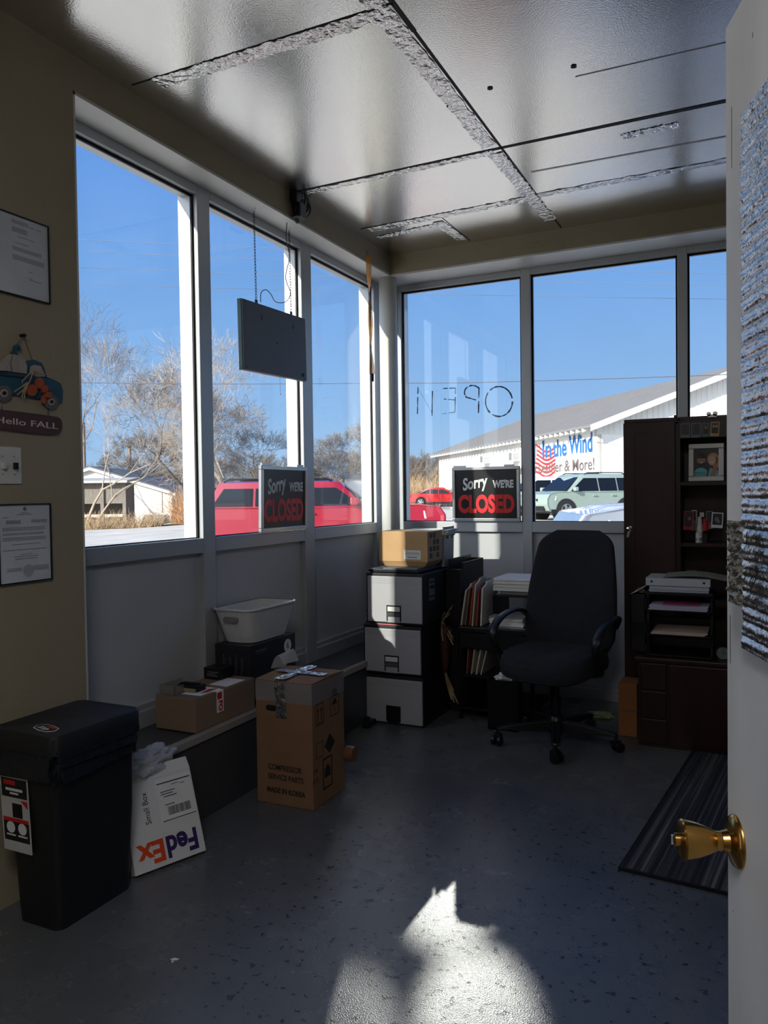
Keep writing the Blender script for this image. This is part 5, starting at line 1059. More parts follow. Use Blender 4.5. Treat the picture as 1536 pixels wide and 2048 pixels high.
t = thing('floor_mat', 'dark grey striped woven mat on the floor by the door', 'mat', p0 + ax * 0.74 + bx * 0.28, -math.atan2(ax.x, ax.y))
part('weave', MB().box(-0.28, 0.28, -0.74, 0.735, 0.001, 0.008), mat_striped(), t, local=True)
part('binding', join(MB().box(-0.285, 0.285, -0.75, -0.74, 0.0, 0.011), MB().box(-0.285, 0.285, 0.735, 0.745, 0.0, 0.011), MB().box(-0.285, -0.28, -0.74, 0.735, 0.0, 0.010), MB().box(0.28, 0.285, -0.74, 0.735, 0.0, 0.010)), mat('black_binding', (20, 20, 23), 0.9), t, 'black bound edge', local=True)
fl1 = plane(340, 1920, 2, 0)
solo('paper_scrap', join(MB().prism([(0, 0), (0.02, 0.004), (0.024, 0.014), (0.006, 0.012)], 0.001, 0.002, Matrix.Translation(fl1)), MB().prism([(0.006, 0.0), (0.016, -0.012), (0.018, -0.002)], 0.001, 0.002, Matrix.Translation(fl1))), M_PAPER, 'tiny torn white scrap on the bare floor', 'litter')

# ------------------------------------------------------------------ outside
FH = Vector((FWD.x, FWD.y, 0)).normalized(); RH = Vector((FH.y, -FH.x, 0))
HZ = lambda u: 985.5 - 0.0131 * (u - 768)      # photo row of eye level at column u
def cs(x, z, h): return RH * x + FH * z + Vector((0, 0, h))
def at(u, z, h): return cs((u - 768) / FPX * z, z, h)
def atv(u, v, z): return at(u, z, 1.38 + (HZ(u) - v) / FPX * z)
def ramp(a, b_, x): k = max(0, min(1, (x - a) / (b_ - a))); return k * k * (3 - 2 * k)
def gz(x, z):
    left = ramp(-2, -9, x * 20 / max(z, 6))
    zr = -0.1 + 0.38 * ramp(6, 28, z)
    zl = -0.12 - 0.85 * ramp(33, 48, z)
    return zr * (1 - left) + zl * left
M_LOT = mat('sunlit_concrete_lot', (190, 184, 174), 0.9, vary=0.15, scale=0.6, bump=0.1, bscale=12)
gm = MB()
xs = [-120, -80, -55, -40, -30, -22, -16, -11, -7, -4, -1, 2, 5, 9, 14, 20, 28, 40, 60, 90]; zs = [-6, -3, 0, 2, 4, 6, 8, 11, 14, 18, 22, 26, 30, 33, 36, 40, 45, 50, 60, 80, 120, 200, 400]
def gp_(x, z):
    p = cs(x, z, 0); inside = p.x > -2.62 and p.y < 5.32 and p.y > -3 and p.x < 2.5
    return Vector((p.x, p.y, -0.35 if inside or (p.x > -3.2 and p.y < 6.2) else gz(x, z)))
ns = len(xs)
gm.add([gp_(x, z) for z in zs for x in xs], [(j * ns + i, j * ns + i + 1, (j + 1) * ns + i + 1, (j + 1) * ns + i) for j in range(len(zs) - 1) for i in range(ns - 1)])
solo('ground', gm, M_LOT, 'pale sunlit parking lot and street outside the windows', 'ground', loc=(0, 0, 0), kind='structure')
# grass verge beyond the street on the left
solo('verge', MB().grid(lambda a, b_: (lambda x, z: cs(x, z, gz(x, z) + 0.03 + 0.05 * noise.noise(Vector((x, z, 0)))))(-40 + 38 * a, 34.5 + 90 * b_ * b_ ), 30, 16), mat('dry_winter_grass', (150, 128, 92), 0.95, vary=0.3, scale=1.5, bump=0.5, bscale=6), 'strip of dry winter grass beyond the street', 'grass', loc=(0, 0, 0), kind='stuff')
hm = MB().grid(lambda a, b_: cs(-190 + 330 * a, 240 + 60 * b_, -6 + (17 - 8 * a + 5 * noise.noise(Vector((a * 6, 2, 0))) + 1.6 * noise.noise(Vector((a * 60, b_ * 8, 0)))) * math.sin(PI * min(1, 0.06 + b_ * 0.5))), 160, 14)
solo('wooded_hill', hm, mat('bare_woods', (150, 128, 112), 0.95, vary=0.3, scale=0.35, bump=0.8, bscale=1.2), 'low hill of bare brown woods on the horizon', 'hill', kind='structure')

# --- bare trees
def tree(h, seed, trunk_r, lean=(0, 0), spread=0.62, levels=6, forks=2, first=0.28, droop=0.0, keep=1.0, tw=0.008):
    rnd = random.Random(seed); mb = MB()
    def grow(p, d, L, r, lv):
        n = 3 if lv < 2 else 2
        pts = [p]; rs = [r]; q = p.copy(); dd = d.copy()
        for i in range(n):
            dd = (dd + Vector((rnd.gauss(0, .13), rnd.gauss(0, .13), rnd.gauss(0, .08) + 0.05 - droop * lv * 0.03))).normalized()
            q = q + dd * L / n; pts.append(q.copy()); rs.append(max(tw, r * (1 - 0.38 * (i + 1) / n)))
        mb.tube(pts, rs, 6 if lv == 0 else 5 if lv < 3 else 3, caps=False)
        if lv >= levels: return
        k = forks + (1 if rnd.random() < 0.55 else 0) + (1 if lv >= 2 and rnd.random() < 0.4 else 0)
        for j in range(k):
            a = rnd.uniform(0, 2 * PI) + 2 * PI * j / k; s_ = spread * rnd.uniform(0.55, 1.25)
            u_ = dd.cross(Vector((0.3, 0.5, 0.8))).normalized(); v_ = dd.cross(u_)
            nd = (dd * math.cos(s_) + (u_ * math.cos(a) + v_ * math.sin(a)) * math.sin(s_)).normalized()
            t_ = rnd.uniform(0.55, 1.0) if j else 1.0
            b0 = pts[-1] if t_ > 0.85 else pts[-2].lerp(pts[-1], t_)
            grow(b0, nd, L * rnd.uniform(0.66, 0.92), rs[-1] * (0.85 if j == 0 else 0.68), lv + 1)
    grow(Vector((0, 0, 0)), Vector((lean[0], lean[1], 1)).normalized(), h * first, trunk_r, 0)
    return mb
M_BARK = mat('pale_bark', (168, 152, 134), 0.9, vary=0.2, scale=3, bump=0.3, bscale=14)
M_BARK2 = mat('grey_brown_bark', (116, 107, 100), 0.9, vary=0.2, scale=3)
def put_tree(mb, p, m, label, group=None, s=1.0, rz=0.0):
    o = bpy.data.objects.new('bare_tree', _mesh('bare_tree', mb, m)); COL.objects.link(o)
    o.location = p; o.scale = (s, s, s); o.rotation_euler = (0, 0, rz); tag(o, label, 'tree', group)
    return o
def gxy(u, z): x = (u - 768) / FPX * z; return cs(x, z, gz(x, z) - 0.1)
def to_height(mb, H):
    k = H / max(p.z for p in mb.v)
    mb.v = [p * k for p in mb.v]; return mb
def lean_r(k): return (RH.x * k, RH.y * k)
put_tree(to_height(tree(9, 3, 0.13, lean_r(0.22), 0.5, 7, 2, 0.40, tw=0.0048), 9.6), gxy(166, 36), M_BARK, 'tallest pale leaning bare tree, left trunk of the pair before the white house')
put_tree(to_height(tree(9, 8, 0.12, lean_r(0.34), 0.55, 7, 2, 0.38, tw=0.0048), 7.2), gxy(182, 35.5), M_BARK, 'pale leaning bare tree, right trunk of the pair before the dark garage')
put_tree(to_height(tree(11.5, 12, 0.2, lean_r(0.12), 0.6, 8, 2, 0.25, tw=0.0048), 14.6), gxy(120, 44), M_BARK2, 'broad tall bare tree whose crown spreads in from the left edge of the first window')
put_tree(to_height(tree(7.6, 22, 0.15, (-0.05, 0), 0.66, 8, 2, 0.2, tw=0.0048), 8.2), gxy(362, 42), M_BARK2, 'rounded bare tree right of the white house by the window upright')
put_tree(to_height(tree(10.2, 33, 0.22, lean_r(0.2), 0.66, 8, 2, 0.2, tw=0.0048), 9.2), gxy(455, 39), M_BARK, 'wide branching bare tree behind the red car, under the hanging sign')
put_tree(to_height(tree(9.2, 35, 0.2, lean_r(-0.1), 0.66, 8, 2, 0.18, tw=0.007), 7.2), gxy(545, 44), M_BARK2, 'bare tree behind the framed sign in the left window')
put_tree(to_height(tree(7.2, 41, 0.13, (0.06, 0), 0.62, 8, 2, 0.18, tw=0.008), 6.4), gxy(690, 52), M_BARK2, 'bare tree standing behind the red car in the third left window')
put_tree(to_height(tree(8.2, 44, 0.13, (0.06, 0), 0.6, 8, 2, 0.2, tw=0.008), 7.4), gxy(275, 58), M_BARK2, 'bare tree rising behind the roof of the white house')
small = tree(6.2, 52, 0.09, (0, 0), 0.58, 7, 2, 0.2, tw=0.008)
s2 = tree(5.5, 57, 0.08, (0.1, 0), 0.7, 7, 2, 0.16, tw=0.008)
protos = [put_tree(small, gxy(560, 62), M_BARK2, 'x'), put_tree(s2, gxy(740, 62), M_BARK2, 'x')]
GT = 'bare trees in the far hedge row'
for p_ in protos: tag(p_, 'thin bare tree in the far hedge row', 'tree', GT)
rnd = random.Random(5)
for i, u in enumerate([205, 240, 275, 310, 345, 395, 425, 470, 500, 530, 585, 615, 650, 670, 705, 735, 765, 800, 830, 850, 870, 890, 835] + list(range(160, 400, 14)) + list(range(440, 740, 17))):
    o = protos[i % 2].copy(); COL.objects.link(o); z = rnd.uniform(62, 90)
    if u > 780: z = rnd.uniform(95, 120)
    o.location = gxy(u, z); k = rnd.uniform(0.75, 1.15) * (1.5 if u > 780 else 1); o.scale = (k, k, k * rnd.uniform(.85, 1.15)); o.rotation_euler = (0, 0, rnd.uniform(0, 6))
def brush(u0, u1, z0, z1, n, hmax, seed, w=0.012):
    rnd = random.Random(seed); mb = MB()
    for i in range(n):
        z = rnd.uniform(z0, z1); u = rnd.uniform(u0, u1); p = gxy(u, z)
        for j in range(4):
            d = Vector((rnd.gauss(0, .55), rnd.gauss(0, .55), 1)).normalized(); L = hmax * rnd.uniform(0.35, 1)
            q = p + d * L * .5; r_ = p + (d + Vector((rnd.gauss(0, .3), rnd.gauss(0, .3), 0))).normalized() * L
            mb.tube([p, q, r_], [w, w * .8, w * .4], 3, caps=False)
    return mb
M_BRUSH = mat('tan_brush', (164, 138, 106), 0.95, vary=0.25, scale=2)
solo('undergrowth', brush(150, 320, 34, 37, 260, 1.1, 3, 0.009), M_BRUSH, 'tangle of dry undergrowth at the feet of the leaning trees', 'undergrowth', kind='stuff')
solo('undergrowth', brush(340, 900, 60, 85, 1500, 3.0, 4, 0.02), M_BRUSH, 'long hedge of tan brush behind the red car', 'undergrowth', kind='stuff')
solo('undergrowth', brush(352, 398, 36, 40, 160, 2.2, 6, 0.009), mat('russet_brush', (176, 132, 92), 0.95, vary=0.25), 'russet bush right of the white house', 'undergrowth', kind='stuff')
solo('undergrowth', brush(770, 905, 95, 120, 700, 6.0, 7, 0.03), M_BRUSH, 'tan thicket beyond the lot left of the white shop', 'undergrowth', kind='stuff')

# --- power lines and poles
M_WIRE = mat('grey_wire', (120, 126, 140), 0.6)
for i, (v0, v1) in enumerate(((474, 521), (497, 542), (530, 565), (561, 592))):
    pts = [atv(-300 + 2300 * k / 16, v0 + (v1 - v0) * ((-300 + 2300 * k / 16) - 143) / 1305 + 12 * math.sin(PI * k / 16), 46 + i) for k in range(17)]
    solo('power_line', MB().tube(pts, 0.013, 4), M_WIRE, ['highest of the four thin wires crossing the sky', 'second highest of the four thin wires crossing the sky', 'third of the four thin wires, counted from the top', 'lowest of the four thin wires crossing the sky'][i], 'wire', group='thin overhead wires')
pts = [atv(u, v, 34) for u, v in ((-300, 757), (143, 765), (450, 768), (740, 767), (920, 766), (1045, 763), (1250, 757), (1448, 750), (1900, 733))]
solo('power_line', MB().tube(smooth_pts(pts), 0.022, 5), mat('dark_cable', (92, 98, 112), 0.6), 'single thick cable sagging lower across all the windows', 'wire')
for u, v, z, l in ((171, 845, 75, 'far wooden utility pole with a cross arm left of the white house'), (262, 890, 75, 'far utility pole showing over the white house roof')):
    p = gxy(u, z); h_ = 1.38 + (HZ(u) - v) / FPX * z - p.z
    t = thing('utility_pole', l, 'utility pole', p)
    part('pole', MB().tube([p, p + Vector((0, 0, h_))], 0.14, 8), mat('pole_wood', (130, 112, 98), 0.9), t)
    part('cross_arm', MB().box(-1.0, 1.0, -0.06, 0.06, 0, 0.12, frame(p + Vector((0, 0, h_ - 0.7)), RH, FH)), mat('pole_wood', (130, 112, 98)), t)

# --- white house and dark garage
M_SIDING = mat('white_siding', (226, 224, 216), 0.7, vary=0.03)
M_ROOF = mat('grey_shingle', (98, 101, 106), 0.9, vary=0.12, scale=3)
zh = 50; gb = gz(-15, 48) - 0.05
pa = atv(184, 936, zh); pr = atv(345, 984, zh); hw = (pr - pa).xy.length
MH_ = frame(Vector((pa.x, pa.y, gb)), RH, FH)
hr = pa.z - gb; he = pr.z - gb
t = thing('house', 'white gabled house with a grey roof beyond the street', 'house', (pa.x, pa.y, gb))
part('walls', MB().prism([(-hw, 0), (hw, 0), (hw, he), (0, hr), (-hw, he)], -11, 0, MH_ @ Matrix.Rotation(PI / 2, 4, 'X')), M_SIDING, t)
part('roof', join(MB().hexa([MH_ @ Vector(p) for p in ((0, -0.25, hr), (hw + .35, -0.25, he - .1), (hw + .35, 11.3, he - .1), (0, 11.3, hr))], [MH_ @ Vector(p) for p in ((0, -0.25, hr + .14), (hw + .35, -0.25, he + .04), (hw + .35, 11.3, he + .04), (0, 11.3, hr + .14))]),
                  MB().hexa([MH_ @ Vector(p) for p in ((-hw - .35, -0.25, he - .1), (0, -0.25, hr), (0, 11.3, hr), (-hw - .35, 11.3, he - .1))], [MH_ @ Vector(p) for p in ((-hw - .35, -0.25, he + .04), (0, -0.25, hr + .14), (0, 11.3, hr + .14), (-hw - .35, 11.3, he + .04))])), M_ROOF, t)
part('rake_board', join(MB().prism([(0, hr - .12), (hw + .3, he - .22), (hw + .3, he - .04), (0, hr + .06)], 0.25, 0.3, MH_ @ Matrix.Rotation(PI / 2, 4, 'X')), MB().prism([(-hw - .3, he - .22), (0, hr - .12), (0, hr + .06), (-hw - .3, he - .04)], 0.25, 0.3, MH_ @ Matrix.Rotation(PI / 2, 4, 'X'))), M_WHITEP, t)
dr_ = part('side_door', MB().box(3.6, 4.5, -0.05, 0, 0.9, 2.2, MH_), mat('pale_door', (206, 204, 196), 0.6), t)
part('vent_pipe', MB().tube([MH_ @ Vector((2.2, 3, he + .5)), MH_ @ Vector((2.2, 3, he + 1.2))], 0.09, 8), M_BLACKM, t)
part('steps', join(*[MB().box(3.4, 4.7, -0.3 * (4 - i), 0, 0.2 * i, 0.2 * i + .2, MH_) for i in range(4)]), mat('grey_steps', (140, 136, 130), 0.8), t)
zg = 41; g0 = atv(120, 962, zg); g1 = atv(250, 962, zg); gw = (g1 - g0).xy.length; gg = gz(-14, 41) - 0.05; gh = g0.z - gg
MG_ = frame(Vector((g0.x, g0.y, gg)), RH, FH)
t = thing('garage', 'low dark fronted garage with a flat grey roof before the white house', 'garage', Vector((g0.x, g0.y, gg)) + RH * gw / 2)
M_DKW = mat('weathered_dark_boards', (120, 112, 104), 0.85, vary=0.2, scale=3, stretch=(6, 6, 1))
part('walls', join(MB().box(0, gw, 1.5, 1.6, 0, gh - .1, MG_), MB().box(0, 0.1, 0, 1.5, 0, gh - .1, MG_), MB().box(gw - .1, gw, 0, 1.5, 0, gh - .1, MG_), MB().box(0, gw, 0, 0.1, gh * 0.55, gh - .1, MG_)), M_DKW, t)
part('roof', MB().hexa([MG_ @ Vector(p) for p in ((-.3, -.5, gh - .12), (gw + .3, -.5, gh - .12), (gw + .2, 1.8, gh + .06), (-.3, 1.8, gh + .06))], [MG_ @ Vector(p) for p in ((-.3, -.5, gh), (gw + .3, -.5, gh), (gw + .2, 1.8, gh + .2), (-.3, 1.8, gh + .2))]), mat('grey_metal_roof', (176, 172, 166), 0.6), t)
for k in (0.0, 0.33, 0.66, 1.0): part('post', MB().box(gw * k - .09, gw * k + .09, -.1, 0, 0, gh - .1, MG_), M_DKW, t)
part('rail', MB().box(0, gw, -.06, 0.0, 0.75, 0.9, MG_), mat('pale_rail', (190, 184, 174), 0.7), t)
# corrugated shed behind the red car
p = atv(690, 955, 48)
MSH = frame(Vector((p.x, p.y, 0)), RH, FH)
t = thing('shed', 'pale corrugated metal shed seen past the red car roof', 'shed', (p.x, p.y, 0))
part('walls', MB().box(0, 3.4, 0, 5, 0, p.z - .05, MSH), mat('corrugated_metal', (196, 196, 198), 0.5, vary=0.08, scale=4, stretch=(8, 8, 0.1)), t)
part('roof', MB().hexa([MSH @ Vector(q) for q in ((-.2, -.2, p.z - .05), (3.6, -.2, p.z - .05), (3.6, 5.2, p.z + .3), (-.2, 5.2, p.z + .3))], [MSH @ Vector(q) for q in ((-.2, -.2, p.z), (3.6, -.2, p.z), (3.6, 5.2, p.z + .36), (-.2, 5.2, p.z + .36))]), M_ROOF, t)

# --- white shop building with painted wall
HR = lambda u: HZ(u)
nc = atv(1195, 848, 38); fc_ = atv(879, 906, 64)
ev = (nc.z + fc_.z) / 2; base = 0.15
wd = Vector((fc_.x - nc.x, fc_.y - nc.y, 0)); WLN = wd.length; wd.normalize()
gd = Vector((wd.y, -wd.x, 0))
if gd.dot(RH) < 0: gd = -gd
NB = Vector((nc.x, nc.y, base)); EH = ev - base
MBW = frame(NB, wd, (0, 0, 1))                  # long wall: x away from us, y up
MBG = frame(NB, gd, (0, 0, 1))                  # gable wall
RT = 8.4; RHGT = EH + 3.05; OV = 0.7
t = thing('shop_building', 'long white brick shop building with a painted flag and blue lettering on its side', 'building', NB + wd * WLN / 2 + gd * RT)
M_BRICKW = mat('white_painted_brick', (236, 234, 228), 0.75, vary=0.03, scale=3, bump=0.35, bscale=26)
part('side_wall', MB().box(0, WLN, 0, EH, -0.25, 0, frame(NB, wd, (0, 0, 1)) if MBW.col[2].to_3d().dot(-gd) > 0 else frame(NB, wd, (0, 0, 1)) @ Matrix.Scale(-1, 4, (0, 0, 1))), M_BRICKW, t)
def W3(s_, z, o): return NB + wd * s_ - gd * o + Vector((0, 0, z))      # on the side wall, o metres proud
def G3(s_, z, o): return NB + gd * s_ - wd * o + Vector((0, 0, z))
gw_ = MB().prism([(0, 0), (2 * RT, 0), (2 * RT, EH), (RT, RHGT), (0, EH)], 0, 0.25)
gw_.v = [NB + gd * q.x + wd * q.z + Vector((0, 0, q.y)) for q in gw_.v]
part('gable_wall', gw_, M_BRICKW, t)
gb_ = MB().prism([(0.0, EH - 0.5), (2 * RT, EH - 0.5), (2 * RT, EH), (RT, RHGT - .1), (0, EH)], -0.06, 0.0)
gb_.v = [NB + gd * q.x + wd * q.z + Vector((0, 0, q.y)) for q in gb_.v]
part('gable_boards', gb_, mat('white_board_and_batten', (232, 230, 224), 0.7, vary=0.05, scale=3, stretch=(6, 6, .05)), t)
bt = MB()
for i in range(1, 56):
    s_ = 2 * RT * i / 56; top = EH + (RHGT - EH) * (1 - abs(s_ - RT) / RT) - .1
    bt.hexa([G3(s_ - .02, EH - .5, .06), G3(s_ + .02, EH - .5, .06), G3(s_ + .02, EH - .5, .09), G3(s_ - .02, EH - .5, .09)], [G3(s_ - .02, top, .06), G3(s_ + .02, top, .06), G3(s_ + .02, top, .09), G3(s_ - .02, top, .09)])
part('battens', bt, M_SIDING, t)
def slab(s0, s1, z0, z1, a0, a1, th):
    P = lambda s_, a, z: NB + gd * s_ + wd * a + Vector((0, 0, z))
    return MB().hexa([P(s0, a0, z0), P(s1, a0, z1), P(s1, a1, z1), P(s0, a1, z0)], [P(s0, a0, z0 + th), P(s1, a0, z1 + th), P(s1, a1, z1 + th), P(s0, a1, z0 + th)])
sl_ = (RHGT - EH) / RT
M_ROOFW = mat('pale_grey_metal_roof', (126, 124, 124), 0.55, vary=0.04, scale=1)
part('roof', join(slab(-OV, RT, EH - sl_ * OV + .05, RHGT + .05, -OV, WLN + .4, 0.1), slab(RT, 2 * RT + OV, RHGT + .05, EH - sl_ * OV + .05, -OV, WLN + .4, 0.1)), M_ROOFW, t)
rb = MB()
for i in range(54):
    a = -OV + (WLN + 1.0) * i / 54
    rb = join(rb, slab(-OV, RT, EH - sl_ * OV + .15, RHGT + .15, a, a + .04, 0.03))
part('roof_ribs', rb, M_ROOFW, t)
part('rake_board', join(slab(-OV, RT, EH - sl_ * OV - .14, RHGT - .14, -OV - .05, -OV, 0.3), slab(RT, 2 * RT + OV, RHGT - .14, EH - sl_ * OV - .14, -OV - .05, -OV, 0.3)), M_SIDING, t)
rf = MB()
for i in range(44):
    a = 0.1 + (WLN - .2) * i / 43
    rf = join(rf, slab(-OV, 0.0, EH - sl_ * OV - .13, EH - .13, a, a + .12, 0.17))
part('rafter_tails', rf, M_SIDING, t)
# painted writing and flag on the side wall; text runs from far to near as read from the lot
MWt = frame(W3(0, 0, 0.012), -wd, (0, 0, 1))    # x towards the near corner
def wall_xy(u, v):                              # photo point on the side wall -> (metres before the near corner, height)
    d = RH * ((u - 768) / FPX) + FH; o2 = NB.xy; A = Matrix(((d.x, -wd.x), (d.y, -wd.y))); sol = A.inverted() @ o2
    return -sol.y, 1.38 + (HZ(u) - v) / FPX * sol.x - base
M_BLUEP = mat('blue_wall_paint', (40, 104, 168), 0.7); M_REDP = mat('red_wall_paint', (206, 50, 54), 0.7); M_GREYP = mat('grey_wall_paint', (104, 92, 90), 0.7)
def wtext(s_, u0, v0, u1, v1, m, name, bold=0.0, shear=0):
    a = wall_xy(u0, v0); b_ = wall_xy(u1, v1); w_ = b_[0] - a[0]; ym = (a[1] + b_[1]) / 2
    mb = text(s_, abs(wall_xy(u1, v0)[1] - b_[1]) * 1.38, MWt @ Matrix.Translation(((a[0] + b_[0]) / 2, ym, 0)), 0.004, bold, shear, width=w_)
    return part(name, mb, m, t)
wtext('In', 1086, 882, 1104, 918, M_BLUEP, 'blue_lettering', 0.03)
wtext('the', 1108, 880, 1135, 915, M_BLUEP, 'blue_lettering', 0.03)
wtext('Wind', 1140, 870, 1187, 909, M_BLUEP, 'blue_lettering', 0.035)
wtext('Motorcycle Leather & More!', 1015, 925, 1190, 950, M_GREYP, 'grey_lettering', 0.008)
fx0 = wall_xy(1060, 900)[0]; fx1 = wall_xy(1112, 900)[0]
fz0_ = wall_xy(1086, 950)[1]; fz1_ = wall_xy(1086, 888)[1]
for i in range(7):
    def fl_(a, b_, i=i):
        x = fx0 + (fx1 - fx0) * a; zz = fz0_ + (fz1_ - fz0_) * ((i * 2 + b_) / 13.0) + 0.16 * math.sin(a * 7) - 0.35 * a * (i / 6)
        return MWt @ Vector((x, zz, 0.001))
    part('flag_stripe', MB().grid(fl_, 16, 1), M_REDP, t)
eg = MB().prism([(-.5, -.5), (-.1, -.6), (.3, -.3), (.45, .2), (.2, .6), (-.2, .5), (-.45, .2)], 0, .003, MWt @ Matrix.Translation((wall_xy(1070, 905)[0], wall_xy(1070, 908)[1], 0)))
part('painted_emblem', eg, mat('grey_wall_shade', (150, 148, 150), 0.7), t)
# window and plate on the gable end
gwn = part('shop_window', MB().hexa([G3(1.5, 1.0, .08), G3(5.5, 1.0, .08), G3(5.5, 1.0, .02), G3(1.5, 1.0, .02)], [G3(1.5, 3.35, .08), G3(5.5, 3.35, .08), G3(5.5, 3.35, .02), G3(1.5, 3.35, .02)]), mat('shop_glass', (104, 100, 88), 0.15), t)
MGt = frame(G3(0, 0, 0.085), gd, (0, 0, 1))
part('blue_lettering', text('In the Wind', 0.8, MGt @ Matrix.Translation((3.55, 2.3, 0)), 0.004, 0.02, width=3.6), mat('sky_blue_print', (92, 150, 208), 0.6), gwn)
part('grey_lettering', text('Motorcycle', 0.55, MGt @ Matrix.Translation((3.5, 1.62, 0)), 0.004, width=3.3), mat('pale_print', (170, 164, 150), 0.6), gwn)
part('window_frame', join(*[MB().hexa([G3(a, b_, .1), G3(c, b_, .1), G3(c, b_, .02), G3(a, b_, .02)], [G3(a, d, .1), G3(c, d, .1), G3(c, d, .02), G3(a, d, .02)]) for a, b_, c, d in ((1.42, .95, 1.5, 3.42), (1.42, 3.35, 5.6, 3.43), (1.42, .92, 5.6, 1.0))]), M_SIDING, gwn)
part('sign_plate', MB().hexa([G3(1.5, 3.85, .12), G3(4.5, 3.85, .12), G3(4.5, 3.85, .02), G3(1.5, 3.85, .02)], [G3(1.5, 4.25, .12), G3(4.5, 4.25, .12), G3(4.5, 4.25, .02), G3(1.5, 4.25, .02)]), mat('slate_plate', (96, 100, 110), 0.6), t)
for u, v0, v1, l in ((978, 911, 926, 'white air conditioner box high on the shop wall, the smaller further one'), (1037, 904, 922, 'white air conditioner box on the shop wall nearer the painted flag')):
    a = wall_xy(u, v0); b_ = wall_xy(u, v1); s_ = -a[0]
    ac = thing('air_conditioner', l, 'air conditioner', W3(s_, b_[1], 0.2))
    P = lambda s0, s1, z0, z1, o0, o1: MB().hexa([W3(s0, z0, o0), W3(s1, z0, o0), W3(s1, z0, o1), W3(s0, z0, o1)], [W3(s0, z1, o0), W3(s1, z1, o0), W3(s1, z1, o1), W3(s0, z1, o1)])
    part('case', P(s_ - .42, s_ + .42, b_[1], a[1], 0.0, 0.55), M_SIDING, ac)
    part('grille', P(s_ - .36, s_ + .1, b_[1] + .05, a[1] - .05, 0.55, 0.56), mat('grey_grille', (120, 122, 124), 0.6), ac)
    part('side_vent', join(*[P(s_ - .43, s_ - .42, b_[1] + .06 + .08 * i, b_[1] + .1 + .08 * i, .1, .5) for i in range(5)]), M_GREYINK, ac)

